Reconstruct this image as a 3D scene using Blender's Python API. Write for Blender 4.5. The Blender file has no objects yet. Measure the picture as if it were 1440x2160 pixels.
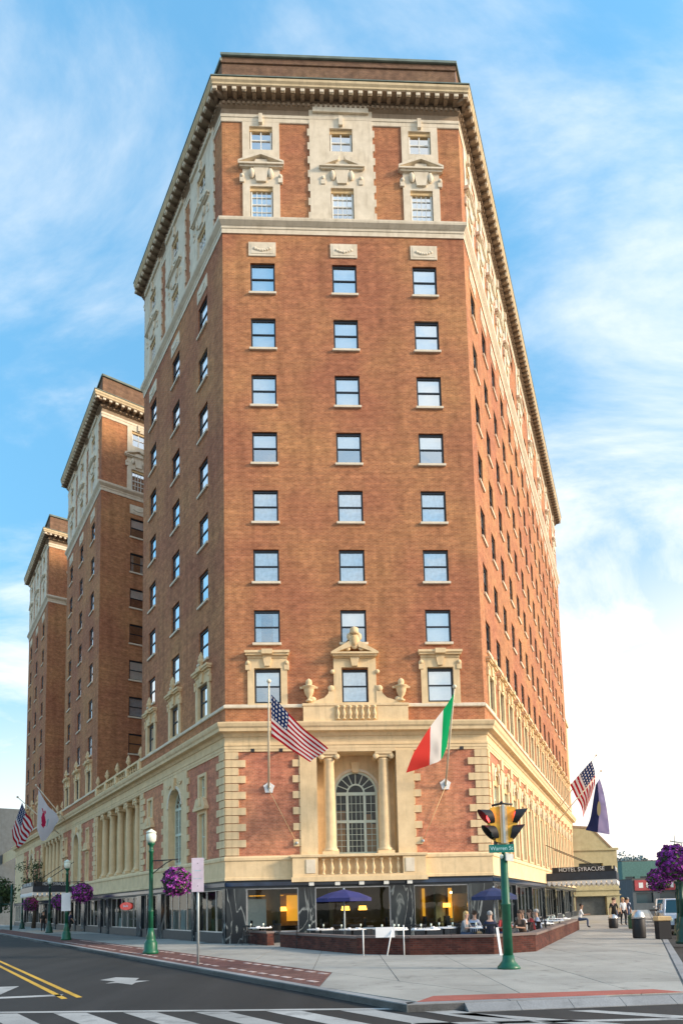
import bpy, bmesh, math, random
from mathutils import Vector, Matrix
random.seed(7)
R = math.radians
sin, cos, pi = math.sin, math.cos, math.pi
sc = bpy.context.scene
COL = sc.collection

# ------------------------------------------------------------------ camera
cam_d = bpy.data.cameras.new("camera"); cam = bpy.data.objects.new("camera", cam_d); COL.objects.link(cam)
cam_d.sensor_fit = 'VERTICAL'; cam_d.sensor_height = 36.0; cam_d.sensor_width = 24.0
cam_d.lens = 1382.31 / 2160 * 36.0
cam_d.shift_y = (1772.6 - 1080) / 2160
cam_d.clip_start = 0.1; cam_d.clip_end = 6000
PIT, ROL = R(5.6745), R(-1.3306)
cp_, sp_, cr_, sr_ = cos(PIT), sin(PIT), cos(ROL), sin(ROL)
rt = Vector((cr_, -sr_ * sp_, sr_ * cp_)); up = Vector((-sr_, -cr_ * sp_, cr_ * cp_)); fw = Vector((0, cp_, sp_))
m3 = Matrix((rt, up, -fw)).transposed()
cam.matrix_world = Matrix.Translation((0, 0, 1.7)) @ m3.to_4x4()
sc.camera = cam

# ------------------------------------------------------------------ world and sun
SUN_EL, SUN_AZ = R(21), R(107)          # azimuth clockwise from +Y
world = bpy.data.worlds.new("World"); sc.world = world; world.use_nodes = True
nt = world.node_tree; nt.nodes.clear()
def wn(t, **k):
    n = nt.nodes.new(t)
    for a, b in k.items(): setattr(n, a, b)
    return n
def lk(a, b): nt.links.new(a, b)
sky = wn('ShaderNodeTexSky', sky_type='NISHITA', sun_disc=False, sun_elevation=SUN_EL, sun_rotation=SUN_AZ,
         air_density=1.0, dust_density=0.6, ozone_density=2.0)
gm = wn('ShaderNodeGamma'); gm.inputs[1].default_value = 1.0
hs = wn('ShaderNodeHueSaturation'); hs.inputs['Saturation'].default_value = 1.22; hs.inputs['Value'].default_value = 2.45; hs.inputs['Hue'].default_value = .478
lk(sky.outputs[0], gm.inputs[0]); lk(gm.outputs[0], hs.inputs['Color'])
tc = wn('ShaderNodeTexCoord'); sep = wn('ShaderNodeSeparateXYZ'); lk(tc.outputs['Generated'], sep.inputs[0])
def wmath(op, a, b=None, clamp=False):
    n = wn('ShaderNodeMath', operation=op); n.use_clamp = clamp
    for i, v in enumerate((a, b)):
        if v is None: continue
        if isinstance(v, (int, float)): n.inputs[i].default_value = v
        else: lk(v, n.inputs[i])
    return n.outputs[0]
zc = wmath('MAXIMUM', sep.outputs[2], 0.0)
den = wmath('ADD', zc, 0.28)
vr = wn('ShaderNodeMapRange'); vr.inputs['From Min'].default_value = .15; vr.inputs['From Max'].default_value = .85; vr.inputs['To Min'].default_value = .8; vr.inputs['To Max'].default_value = 2.3
lk(zc, vr.inputs['Value']); lk(vr.outputs[0], hs.inputs['Value'])
px = wmath('DIVIDE', sep.outputs[0], den); py = wmath('DIVIDE', sep.outputs[1], den)
cmb = wn('ShaderNodeCombineXYZ'); lk(px, cmb.inputs[0]); lk(py, cmb.inputs[1])
mp = wn('ShaderNodeMapping'); mp.inputs['Rotation'].default_value = (0, 0, R(38)); mp.inputs['Scale'].default_value = (1.0, 1.7, 1); mp.inputs['Location'].default_value = (1.1, 4.2, 0)
lk(cmb.outputs[0], mp.inputs[0])
n1 = wn('ShaderNodeTexNoise'); n1.inputs['Scale'].default_value = 1.7; n1.inputs['Detail'].default_value = 8; n1.inputs['Roughness'].default_value = 0.6; n1.inputs['Distortion'].default_value = 0.45
n2 = wn('ShaderNodeTexNoise'); n2.inputs['Scale'].default_value = 0.75; n2.inputs['Detail'].default_value = 4
lk(mp.outputs[0], n1.inputs[0]); lk(cmb.outputs[0], n2.inputs[0])
cl = wmath('ADD', wmath('MULTIPLY', n1.outputs[0], 0.72), wmath('MULTIPLY', n2.outputs[0], 0.42))
# cloudier to the right and low down
side = wmath('MULTIPLY', sep.outputs[0], 0.10)
low = wmath('MULTIPLY', wmath('SUBTRACT', 0.72, zc), 0.14)
cl = wmath('ADD', wmath('ADD', cl, side), low)
mr = wn('ShaderNodeMapRange'); mr.interpolation_type = 'SMOOTHSTEP'
mr.inputs['From Min'].default_value = 0.50; mr.inputs['From Max'].default_value = 0.78; mr.inputs['To Min'].default_value = 0.04; mr.inputs['To Max'].default_value = 0.92
lk(cl, mr.inputs['Value'])
hz = wn('ShaderNodeMapRange'); hz.interpolation_type = 'SMOOTHSTEP'
hz.inputs['From Min'].default_value = 0.50; hz.inputs['From Max'].default_value = 0.10; hz.inputs['To Min'].default_value = 0.0; hz.inputs['To Max'].default_value = 0.9
lk(wmath('SUBTRACT', sep.outputs[2], wmath('MULTIPLY', sep.outputs[0], 0.22)), hz.inputs['Value'])
fac = wmath('MAXIMUM', mr.outputs[0], hz.outputs[0])
mx = wn('ShaderNodeMix', data_type='RGBA'); lk(fac, mx.inputs[0]); lk(hs.outputs[0], mx.inputs[6])
wc = wn('ShaderNodeMix', data_type='RGBA'); wc.inputs[6].default_value = (6.2, 6.1, 5.8, 1); wc.inputs[7].default_value = (7.6, 6.9, 6.1, 1)
wf = wn('ShaderNodeMapRange'); wf.inputs['From Min'].default_value = -0.1; wf.inputs['From Max'].default_value = 0.6
lk(wmath('SUBTRACT', sep.outputs[0], wmath('MULTIPLY', zc, 0.8)), wf.inputs['Value']); lk(wf.outputs[0], wc.inputs[0])
lk(wc.outputs[2], mx.inputs[7])
bg = wn('ShaderNodeBackground'); bg.inputs[1].default_value = 0.10
out = wn('ShaderNodeOutputWorld'); lk(mx.outputs[2], bg.inputs[0]); lk(bg.outputs[0], out.inputs[0])

sun_d = bpy.data.lights.new("sun", 'SUN'); sun = bpy.data.objects.new("sun", sun_d); COL.objects.link(sun)
sun_d.energy = 2.3; sun_d.angle = R(10); sun_d.color = (1.0, 0.82, 0.62)
sdir = Vector((sin(SUN_AZ) * cos(SUN_EL), cos(SUN_AZ) * cos(SUN_EL), sin(SUN_EL)))
sun.rotation_euler = sdir.to_track_quat('Z', 'Y').to_euler()
sc.view_settings.view_transform = 'Standard'; sc.view_settings.look = 'None'; sc.view_settings.gamma = 1.0
sc.view_settings.use_curve_mapping = False
sc.view_settings.exposure = 1.12

# ------------------------------------------------------------------ materials
def new_mat(name):
    m = bpy.data.materials.new(name); m.use_nodes = True
    return m, m.node_tree, m.node_tree.nodes['Principled BSDF']
def rgb(c): return (c[0], c[1], c[2], 1)
def mat(name, col, rough=0.7, metal=0.0, var=0.12, scale=3.0, emit=None, estr=0.0, bump=0.0, spec=None):
    """principled with soft procedural colour variation"""
    m, t, b = new_mat(name)
    b.inputs['Roughness'].default_value = rough; b.inputs['Metallic'].default_value = metal
    if spec is not None: b.inputs['Specular IOR Level'].default_value = spec
    if var > 0:
        c = t.nodes.new('ShaderNodeTexCoord'); n = t.nodes.new('ShaderNodeTexNoise'); n.inputs['Scale'].default_value = scale; n.inputs['Detail'].default_value = 5
        t.links.new(c.outputs['Object'], n.inputs[0])
        x = t.nodes.new('ShaderNodeMix'); x.data_type = 'RGBA'
        x.inputs[6].default_value = rgb([v * (1 - var) for v in col]); x.inputs[7].default_value = rgb([min(1, v * (1 + var)) for v in col])
        r = t.nodes.new('ShaderNodeMapRange'); r.inputs['From Min'].default_value = .3; r.inputs['From Max'].default_value = .7
        t.links.new(n.outputs[0], r.inputs[0]); t.links.new(r.outputs[0], x.inputs[0]); t.links.new(x.outputs[2], b.inputs['Base Color'])
        if bump:
            bp = t.nodes.new('ShaderNodeBump'); bp.inputs['Strength'].default_value = bump; bp.inputs['Distance'].default_value = 0.02
            n3 = t.nodes.new('ShaderNodeTexNoise'); n3.inputs['Scale'].default_value = scale * 9; n3.inputs['Detail'].default_value = 4
            t.links.new(c.outputs['Object'], n3.inputs[0]); t.links.new(n3.outputs[0], bp.inputs['Height']); t.links.new(bp.outputs[0], b.inputs['Normal'])
    else: b.inputs['Base Color'].default_value = rgb(col)
    if emit: b.inputs['Emission Color'].default_value = rgb(emit); b.inputs['Emission Strength'].default_value = estr
    return m

def brick_mat(name, c1, c2, mort, bw=0.21, bh=0.07, patch=0.35, flat=False, mottle=1.0):
    m, t, b = new_mat(name); L = t.links.new
    c = t.nodes.new('ShaderNodeTexCoord'); s = t.nodes.new('ShaderNodeSeparateXYZ'); L(c.outputs['Object'], s.inputs[0])
    k = t.nodes.new('ShaderNodeCombineXYZ')
    ad = t.nodes.new('ShaderNodeMath'); ad.operation = 'ADD'; L(s.outputs[0], ad.inputs[0]); L(s.outputs[1], ad.inputs[1])
    if flat: L(s.outputs[0], k.inputs[0]); L(s.outputs[1], k.inputs[1])
    else: L(ad.outputs[0], k.inputs[0]); L(s.outputs[2], k.inputs[1])
    br = t.nodes.new('ShaderNodeTexBrick'); L(k.outputs[0], br.inputs['Vector'])
    br.inputs['Scale'].default_value = 1.0; br.inputs['Brick Width'].default_value = bw; br.inputs['Row Height'].default_value = bh
    br.inputs['Mortar Size'].default_value = 0.007; br.inputs['Bias'].default_value = 0.0; br.inputs['Mortar Smooth'].default_value = .3
    br.inputs['Color1'].default_value = rgb(c1); br.inputs['Color2'].default_value = rgb(c2); br.inputs['Mortar'].default_value = rgb(mort)
    # clumps of differently fired bricks
    n = t.nodes.new('ShaderNodeTexNoise'); n.inputs['Scale'].default_value = 2.6; n.inputs['Detail'].default_value = 7; n.inputs['Roughness'].default_value = .72; L(k.outputs[0], n.inputs[0])
    nb = t.nodes.new('ShaderNodeTexNoise'); nb.inputs['Scale'].default_value = .22; nb.inputs['Detail'].default_value = 3; L(k.outputs[0], nb.inputs[0])
    st = t.nodes.new('ShaderNodeMapping'); st.inputs['Scale'].default_value = (.12, 5.5, 1); L(k.outputs[0], st.inputs[0])
    n4 = t.nodes.new('ShaderNodeTexNoise'); n4.inputs['Scale'].default_value = 1.0; n4.inputs['Detail'].default_value = 4; L(st.outputs[0], n4.inputs[0])
    def ramp(src, lo, hi, a, z):
        r = t.nodes.new('ShaderNodeMapRange'); r.inputs['From Min'].default_value = lo; r.inputs['From Max'].default_value = hi
        r.inputs['To Min'].default_value = a; r.inputs['To Max'].default_value = z; L(src, r.inputs[0]); return r.outputs[0]
    v1 = ramp(n.outputs[0], .3, .7, 1 - .38 * mottle, 1 + .36 * mottle); v2 = ramp(nb.outputs[0], .35, .65, 1 - patch * .35, 1 + patch * .3); v3 = ramp(n4.outputs[0], .3, .7, .9, 1.1)
    mm = t.nodes.new('ShaderNodeMath'); mm.operation = 'MULTIPLY'; L(v1, mm.inputs[0]); L(v2, mm.inputs[1])
    m3 = t.nodes.new('ShaderNodeMath'); m3.operation = 'MULTIPLY'; L(mm.outputs[0], m3.inputs[0]); L(v3, m3.inputs[1])
    sk = t.nodes.new('ShaderNodeMapping'); sk.inputs['Scale'].default_value = (1.6, .09, 1); L(k.outputs[0], sk.inputs[0])
    n5 = t.nodes.new('ShaderNodeTexNoise'); n5.inputs['Scale'].default_value = 1.0; n5.inputs['Detail'].default_value = 5; L(sk.outputs[0], n5.inputs[0])
    m2 = t.nodes.new('ShaderNodeMath'); m2.operation = 'MULTIPLY'; L(m3.outputs[0], m2.inputs[0]); L(ramp(n5.outputs[0], .45, .75, 1.04, .8), m2.inputs[1])
    vm = t.nodes.new('ShaderNodeVectorMath'); vm.operation = 'SCALE'; L(br.outputs['Color'], vm.inputs[0]); L(m2.outputs[0], vm.inputs['Scale'])
    h = t.nodes.new('ShaderNodeHueSaturation'); h.inputs['Saturation'].default_value = 1.0
    hr = ramp(nb.outputs[0], .35, .65, .49, .507); L(hr, h.inputs['Hue']); L(vm.outputs[0], h.inputs['Color'])
    L(h.outputs[0], b.inputs['Base Color'])
    b.inputs['Roughness'].default_value = .9; b.inputs['Specular IOR Level'].default_value = .25
    bp = t.nodes.new('ShaderNodeBump'); bp.inputs['Strength'].default_value = .5; bp.inputs['Distance'].default_value = .01
    iv = t.nodes.new('ShaderNodeMath'); iv.operation = 'SUBTRACT'; iv.inputs[0].default_value = 1; L(br.outputs['Fac'], iv.inputs[1]); L(iv.outputs[0], bp.inputs['Height']); L(bp.outputs[0], b.inputs['Normal'])
    return m

def stone_mat(name, col, stain=(.30, .24, .15), amt=.35, joint=None):
    """cut stone: grain, rain streaks, blotches, optional ashlar joints"""
    m, t, b = new_mat(name); L = t.links.new
    c = t.nodes.new('ShaderNodeTexCoord')
    n = t.nodes.new('ShaderNodeTexNoise'); n.inputs['Scale'].default_value = 1.7; n.inputs['Detail'].default_value = 8; n.inputs['Roughness'].default_value = .65; L(c.outputs['Object'], n.inputs[0])
    st = t.nodes.new('ShaderNodeMapping'); st.inputs['Scale'].default_value = (4, 4, .5); L(c.outputs['Object'], st.inputs[0])
    n2 = t.nodes.new('ShaderNodeTexNoise'); n2.inputs['Scale'].default_value = 1.2; n2.inputs['Detail'].default_value = 6; L(st.outputs[0], n2.inputs[0])
    r = t.nodes.new('ShaderNodeMapRange'); r.inputs['From Min'].default_value = .52; r.inputs['From Max'].default_value = .8; r.inputs['To Max'].default_value = amt; L(n2.outputs[0], r.inputs[0])
    r1 = t.nodes.new('ShaderNodeMapRange'); r1.inputs['From Min'].default_value = .3; r1.inputs['From Max'].default_value = .7; L(n.outputs[0], r1.inputs[0])
    x0 = t.nodes.new('ShaderNodeMix'); x0.data_type = 'RGBA'; L(r1.outputs[0], x0.inputs[0])
    x0.inputs[6].default_value = rgb([col[0] * .86, col[1] * .84, col[2] * .80]); x0.inputs[7].default_value = rgb([min(1, v * 1.1) for v in col])
    x = t.nodes.new('ShaderNodeMix'); x.data_type = 'RGBA'; L(r.outputs[0], x.inputs[0]); L(x0.outputs[2], x.inputs[6]); x.inputs[7].default_value = rgb(stain)
    L(x.outputs[2], b.inputs['Base Color']); b.inputs['Roughness'].default_value = .85; b.inputs['Specular IOR Level'].default_value = .3
    bp = t.nodes.new('ShaderNodeBump'); bp.inputs['Strength'].default_value = .35; bp.inputs['Distance'].default_value = .02
    n3 = t.nodes.new('ShaderNodeTexNoise'); n3.inputs['Scale'].default_value = 22; n3.inputs['Detail'].default_value = 5; L(c.outputs['Object'], n3.inputs[0])
    L(n3.outputs[0], bp.inputs['Height']); L(bp.outputs[0], b.inputs['Normal'])
    return m

def glass_mat(name, tint=(.6, .75, .85), refl=.42, rough=.02, trans=.75, rc=(1, 1, 1), rmax=.92):
    m = bpy.data.materials.new(name); m.use_nodes = True; t = m.node_tree; t.nodes.clear()
    o = t.nodes.new('ShaderNodeOutputMaterial'); mx_ = t.nodes.new('ShaderNodeMixShader')
    tr = t.nodes.new('ShaderNodeBsdfTransparent'); tr.inputs[0].default_value = rgb([v * trans for v in tint])
    g = t.nodes.new('ShaderNodeBsdfGlossy'); g.inputs['Color'].default_value = rgb(rc); g.inputs['Roughness'].default_value = rough
    lw = t.nodes.new('ShaderNodeLayerWeight'); lw.inputs['Blend'].default_value = .5
    r = t.nodes.new('ShaderNodeMapRange'); r.inputs['To Min'].default_value = refl; r.inputs['To Max'].default_value = rmax
    # very slight waviness of old panes
    c = t.nodes.new('ShaderNodeTexCoord'); n = t.nodes.new('ShaderNodeTexNoise'); n.inputs['Scale'].default_value = 1.3
    bp = t.nodes.new('ShaderNodeBump'); bp.inputs['Strength'].default_value = .06; bp.inputs['Distance'].default_value = .05
    L = t.links.new; L(c.outputs['Object'], n.inputs[0]); L(n.outputs[0], bp.inputs['Height']); L(bp.outputs[0], g.inputs['Normal'])
    L(lw.outputs['Facing'], r.inputs[0]); L(r.outputs[0], mx_.inputs[0]); L(tr.outputs[0], mx_.inputs[1]); L(g.outputs[0], mx_.inputs[2]); L(mx_.outputs[0], o.inputs[0])
    return m

M = {}
M['brick'] = brick_mat('orange_brown_brick', (.50, .205, .088), (.375, .14, .060), (.45, .31, .20), mottle=.85)
M['brick_low'] = brick_mat('red_brown_brick', (.62, .24, .13), (.50, .18, .10), (.52, .34, .24), patch=.3)
M['brick_top'] = brick_mat('weathered_attic_brick', (.235, .135, .078), (.19, .11, .07), (.24, .18, .13), patch=.2)
M['brick_patio'] = brick_mat('dark_red_patio_brick', (.13, .044, .030), (.065, .024, .019), (.09, .06, .05), patch=.5)
M['paver'] = brick_mat('red_paving_brick', (.185, .085, .072), (.13, .062, .055), (.16, .12, .105), bw=.22, bh=.11, flat=True)
M['stone'] = stone_mat('cream_limestone', (.80, .61, .37))
M['stone_pale'] = stone_mat('pale_limestone', (.78, .69, .55), amt=.4, stain=(.36, .28, .19))
M['stone_cornice'] = stone_mat('tan_cornice_stone', (.66, .53, .34), amt=.4, stain=(.24, .18, .12))
M['stone_warm'] = stone_mat('buff_sandstone', (.70, .50, .27), amt=.4)
M['frieze'] = stone_mat('weathered_frieze_and_soffit_shade', (.34, .255, .18), amt=.5, stain=(.1, .075, .05))  # dark frieze tone; also paints the shade under the cornice
M['copper'] = mat('aged_copper_edge', (.16, .20, .17), .6, var=.3, scale=1.5)
M['dark_frame'] = mat('blue_black_window_frame', (.018, .025, .035), .45, var=.2)
M['white_frame'] = mat('white_painted_frame', (.78, .77, .72), .5, var=.05)
M['green_frame'] = mat('pale_green_window_frame', (.60, .68, .58), .5, var=.08)
M['glass'] = glass_mat('window_glass', tint=(.93, .98, 1.0), refl=.46, trans=1.0)
M['glass_dark'] = glass_mat('shop_glass', tint=(.75, .85, .85), refl=.03, trans=.9, rmax=.22)
M['blind'] = mat('white_roller_blind', (.93, .93, .91), .9, var=.05, scale=8)
M['curtain'] = mat('curtain_with_sky_reflection', (.50, .62, .70), .9, var=.25, scale=5)  # pale blue: sky reflected in the panes is put into this colour
M['curtain_warm'] = mat('orange_curtain_and_lit_window', (.75, .36, .16), .9, var=.15, scale=5)
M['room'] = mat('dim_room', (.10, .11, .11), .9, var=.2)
M['dining_floor'] = mat('dining_floor', (.08, .05, .035), .4)
M['roof'] = mat('roof_felt', (.12, .11, .10), .95)
M['iron'] = mat('black_iron', (.02, .02, .022), .5, var=.1)
M['green'] = mat('green_pole_paint', (.006, .10, .052), .38, var=.22, scale=6)
M['green_dark'] = mat('dark_green_pole_paint', (.012, .06, .042), .45, var=.25, scale=6)
M['white'] = mat('white_paint', (.8, .8, .8), .6, var=.06)
M['metal'] = mat('brushed_steel', (.55, .56, .57), .35, metal=.8, var=.1)
M['galv'] = mat('galvanised_steel', (.42, .47, .48), .5, metal=.3, var=.12)
M['pole'] = mat('cream_flagpole', (.75, .68, .52), .4, var=.06)
M['yellow'] = mat('signal_yellow', (.82, .44, .04), .5, var=.2, scale=6)
M['red_lens'] = mat('lit_red_lens', (.6, .02, .02), .3, var=0, emit=(1, .06, .06), estr=2.2)
M['dark_lens'] = mat('unlit_lens', (.02, .04, .03), .2, var=0)
M['bulb'] = mat('lit_bulb', (1, .8, .4), .4, var=0, emit=(1, .72, .32), estr=5)
M['shade'] = mat('lit_yellow_lamp_shade', (1, .6, .1), .6, var=0, emit=(1, .40, .05), estr=3.0)
M['frost'] = mat('frosted_lamp_globe', (.80, .86, .74), .4, var=.1, scale=9)
M['signgreen'] = mat('street_sign_teal', (.0, .20, .16), .4, var=.1)
M['purple'] = mat('purple_petunia', (.34, .045, .36), .8, var=.55, scale=14)
M['purple2'] = mat('deep_purple_petunia', (.17, .02, .22), .8, var=.5, scale=14)
M['pink'] = mat('magenta_petunia', (.52, .10, .50), .8, var=.35, scale=14)
M['leaf'] = mat('dark_green_leaf', (.03, .06, .02), .8, var=.4, scale=9)
M['leaf2'] = mat('mid_green_leaf', (.06, .10, .03), .8, var=.4, scale=9)
M['bark'] = mat('tree_bark', (.09, .065, .045), .9, var=.3, scale=4)
M['umb'] = mat('blue_umbrella_fabric', (.028, .032, .15), .8, var=.2)
M['umb2'] = mat('dark_blue_umbrella_fabric', (.022, .035, .11), .8, var=.2)
M['black'] = mat('matt_black', (.015, .015, .018), .6, var=.1)
M['cloth'] = mat('white_tablecloth', (.82, .82, .84), .9, var=.05)
M['concrete'] = None

def pave_mat(name, col, rough=.85, var=.2, spots=.25, sc_=.6, lanes=0):
    m, t, b = new_mat(name); L = t.links.new
    c = t.nodes.new('ShaderNodeNewGeometry')
    n = t.nodes.new('ShaderNodeTexNoise'); n.inputs['Scale'].default_value = sc_; n.inputs['Detail'].default_value = 8; n.inputs['Roughness'].default_value = .6; L(c.outputs['Position'], n.inputs[0])
    n2 = t.nodes.new('ShaderNodeTexNoise'); n2.inputs['Scale'].default_value = 38; n2.inputs['Detail'].default_value = 3; L(c.outputs['Position'], n2.inputs[0])
    n3 = t.nodes.new('ShaderNodeTexNoise'); n3.inputs['Scale'].default_value = 2.3; n3.inputs['Detail'].default_value = 5; L(c.outputs['Position'], n3.inputs[0])
    oi = t.nodes.new('ShaderNodeObjectInfo')
    def ramp(src, lo, hi, a, z):
        r = t.nodes.new('ShaderNodeMapRange'); r.inputs['From Min'].default_value = lo; r.inputs['From Max'].default_value = hi
        r.inputs['To Min'].default_value = a; r.inputs['To Max'].default_value = z; L(src, r.inputs[0]); return r.outputs[0]
    a = ramp(n.outputs[0], .3, .7, 1 - var, 1 + var); b2 = ramp(n2.outputs[0], .3, .7, .86, 1.12); c3 = ramp(n3.outputs[0], .58, .75, 1, 1 - spots); d = ramp(oi.outputs['Random'], 0, 1, .93, 1.06)
    v = a; ex = []
    if lanes:
        # tyre polished lanes and sealed cracks running with the side street
        mp2 = t.nodes.new('ShaderNodeMapping'); mp2.inputs['Rotation'].default_value = (0, 0, R(-33.9)); mp2.inputs['Scale'].default_value = (1.0, .035, 1); L(c.outputs['Position'], mp2.inputs[0])
        nl = t.nodes.new('ShaderNodeTexNoise'); nl.inputs['Scale'].default_value = 1.1; nl.inputs['Detail'].default_value = 3; L(mp2.outputs[0], nl.inputs[0]); ex.append(ramp(nl.outputs[0], .35, .65, .72, 1.35))
        vo = t.nodes.new('ShaderNodeTexVoronoi'); vo.feature = 'DISTANCE_TO_EDGE'; vo.inputs['Scale'].default_value = .33; wp = t.nodes.new('ShaderNodeVectorMath'); wp.operation = 'ADD'; L(c.outputs['Position'], wp.inputs[0])
        ws = t.nodes.new('ShaderNodeVectorMath'); ws.operation = 'SCALE'; ws.inputs['Scale'].default_value = 1.2; L(n3.outputs['Color'], ws.inputs[0]); L(ws.outputs[0], wp.inputs[1]); L(wp.outputs[0], vo.inputs['Vector']); ex.append(ramp(vo.outputs['Distance'], .0, .006, .45, 1))
    for q in [b2, c3, d] + ex:
        mm = t.nodes.new('ShaderNodeMath'); mm.operation = 'MULTIPLY'; L(v, mm.inputs[0]); L(q, mm.inputs[1]); v = mm.outputs[0]
    vm = t.nodes.new('ShaderNodeVectorMath'); vm.operation = 'SCALE'; vm.inputs[0].default_value = col; L(v, vm.inputs['Scale'])
    L(vm.outputs[0], b.inputs['Base Color']); b.inputs['Roughness'].default_value = rough
    bp = t.nodes.new('ShaderNodeBump'); bp.inputs['Strength'].default_value = .3; bp.inputs['Distance'].default_value = .01; L(n2.outputs[0], bp.inputs['Height']); L(bp.outputs[0], b.inputs['Normal'])
    return m
M['concrete'] = pave_mat('sidewalk_concrete', (.345, .335, .305), spots=.38)
M['joint'] = pave_mat('dirty_joint', (.20, .20, .19))
M['kerb'] = pave_mat('granite_kerb', (.26, .27, .28))
M['asphalt'] = pave_mat('asphalt', (.020, .0195, .0195), var=.22, sc_=.35, lanes=1)
M['ground'] = pave_mat('city_ground', (.12, .12, .11))
M['redramp'] = pave_mat('red_tactile_strip', (.36, .10, .075))
M['paint_w'] = pave_mat('worn_white_road_paint', (.36, .365, .36), var=.3, spots=.55)
M['paint_y'] = pave_mat('yellow_road_paint', (.60, .36, .04), var=.2, spots=.3)
M['palepaver'] = pave_mat('pale_paver', (.46, .38, .36))
M['pale_wall'] = stone_mat('pale_yellow_stucco', (.46, .42, .26), amt=.25)
M['garage'] = stone_mat('grey_concrete_wall', (.12, .145, .165), amt=.35, stain=(.07, .08, .09))

def marble_mat():
    m, t, b = new_mat('black_marble_white_veins'); L = t.links.new
    c = t.nodes.new('ShaderNodeTexCoord'); mp_ = t.nodes.new('ShaderNodeMapping'); mp_.inputs['Rotation'].default_value = (0, R(14), 0); mp_.inputs['Scale'].default_value = (.8, .8, .22); L(c.outputs['Object'], mp_.inputs[0])
    n = t.nodes.new('ShaderNodeTexNoise'); n.inputs['Scale'].default_value = 1.5; n.inputs['Detail'].default_value = 4; n.inputs['Roughness'].default_value = .45; n.inputs['Distortion'].default_value = .9; L(mp_.outputs[0], n.inputs[0])
    r = t.nodes.new('ShaderNodeValToRGB'); e = r.color_ramp.elements; k = (.012, .018, .024, 1)
    e[0].position = .0; e[0].color = k; e[1].position = 1; e[1].color = (.03, .04, .05, 1)
    for p_, c_ in ((.462, k), (.475, (.30, .33, .33, 1)), (.49, k), (.585, (.03, .04, .046, 1)), (.595, (.16, .18, .18, 1)), (.61, (.03, .04, .046, 1))):
        x = r.color_ramp.elements.new(p_); x.color = c_
    L(n.outputs[0], r.inputs[0]); L(r.outputs[0], b.inputs['Base Color']); b.inputs['Roughness'].default_value = .14
    return m
M['marble'] = marble_mat()

def flag_mat(kind):
    m, t, b = new_mat(kind + '_flag_cloth'); L = t.links.new
    uv = t.nodes.new('ShaderNodeUVMap'); s = t.nodes.new('ShaderNodeSeparateXYZ'); L(uv.outputs[0], s.inputs[0])
    def mt(op, a, b_=None):
        n = t.nodes.new('ShaderNodeMath'); n.operation = op
        for i, v in enumerate((a, b_)):
            if v is None: continue
            if isinstance(v, (int, float)): n.inputs[i].default_value = v
            else: L(v, n.inputs[i])
        return n.outputs[0]
    def mixc(f, a, c_):
        x = t.nodes.new('ShaderNodeMix'); x.data_type = 'RGBA'
        if isinstance(f, (int, float)): x.inputs[0].default_value = f
        else: L(f, x.inputs[0])
        for i, v in ((6, a), (7, c_)):
            if isinstance(v, tuple): x.inputs[i].default_value = rgb(v)
            else: L(v, x.inputs[i])
        return x.outputs[2]
    u, v = s.outputs[0], s.outputs[1]
    if kind == 'stars_and_stripes':
        st = mt('MODULO', mt('FLOOR', mt('MULTIPLY', v, 13)), 2)          # 0 = red at bottom and top
        col = mixc(st, (.46, .015, .03), (.80, .78, .80))
        can = mt('MULTIPLY', mt('LESS_THAN', u, .4), mt('GREATER_THAN', v, 6 / 13))
        fu = mt('SUBTRACT', mt('FRACT', mt('MULTIPLY', u, 15)), .5); fv = mt('SUBTRACT', mt('FRACT', mt('MULTIPLY', mt('SUBTRACT', v, 6 / 13), 9.3)), .5)
        d = mt('SQRT', mt('ADD', mt('MULTIPLY', fu, fu), mt('MULTIPLY', fv, fv)))
        star = mixc(mt('LESS_THAN', d, .26), (.012, .035, .14), (.8, .8, .82))
        col = mixc(can, col, star)
    elif kind == 'green_white_red':
        col = mixc(mt('GREATER_THAN', u, .3333), (.0, .36, .13), (.80, .80, .80))
        col = mixc(mt('GREATER_THAN', u, .6666), col, (.72, .06, .05))
    elif kind == 'white_emblem':
        du = mt('MULTIPLY', mt('SUBTRACT', u, .36), 1.6); dv = mt('SUBTRACT', v, .55)
        en = t.nodes.new('ShaderNodeTexNoise'); en.inputs['Scale'].default_value = 7.0; L(uv.outputs[0], en.inputs[0])
        d = mt('ADD', mt('SQRT', mt('ADD', mt('MULTIPLY', du, du), mt('MULTIPLY', dv, dv))), mt('MULTIPLY', mt('SUBTRACT', en.outputs[0], .5), .55))
        col = mixc(mt('LESS_THAN', d, .21), (.78, .76, .82), (.6, .03, .10))
        du2 = mt('MULTIPLY', mt('SUBTRACT', u, .62), 2.4); d2 = mt('SQRT', mt('ADD', mt('MULTIPLY', du2, du2), mt('MULTIPLY', dv, dv)))
        col = mixc(mt('LESS_THAN', d2, .13), col, (.35, .55, .62))
    else:
        col = mixc(mt('LESS_THAN', v, .5), (.35, .33, .60), (.02, .03, .10))
        du = mt('SUBTRACT', u, .5); dv = mt('SUBTRACT', v, .5); d = mt('SQRT', mt('ADD', mt('MULTIPLY', du, du), mt('MULTIPLY', dv, dv)))
        col = mixc(mt('LESS_THAN', d, .13), col, (.45, .42, .25))
    L(col, b.inputs['Base Color']); b.inputs['Roughness'].default_value = .8; b.inputs['Specular IOR Level'].default_value = .15
    # thin cloth lets some light through
    tl = t.nodes.new('ShaderNodeBsdfTranslucent'); L(col, tl.inputs[0]); ms = t.nodes.new('ShaderNodeMixShader'); ms.inputs[0].default_value = .35
    o = t.nodes['Material Output']; L(b.outputs[0], ms.inputs[1]); L(tl.outputs[0], ms.inputs[2]); L(ms.outputs[0], o.inputs[0])
    return m

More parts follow.
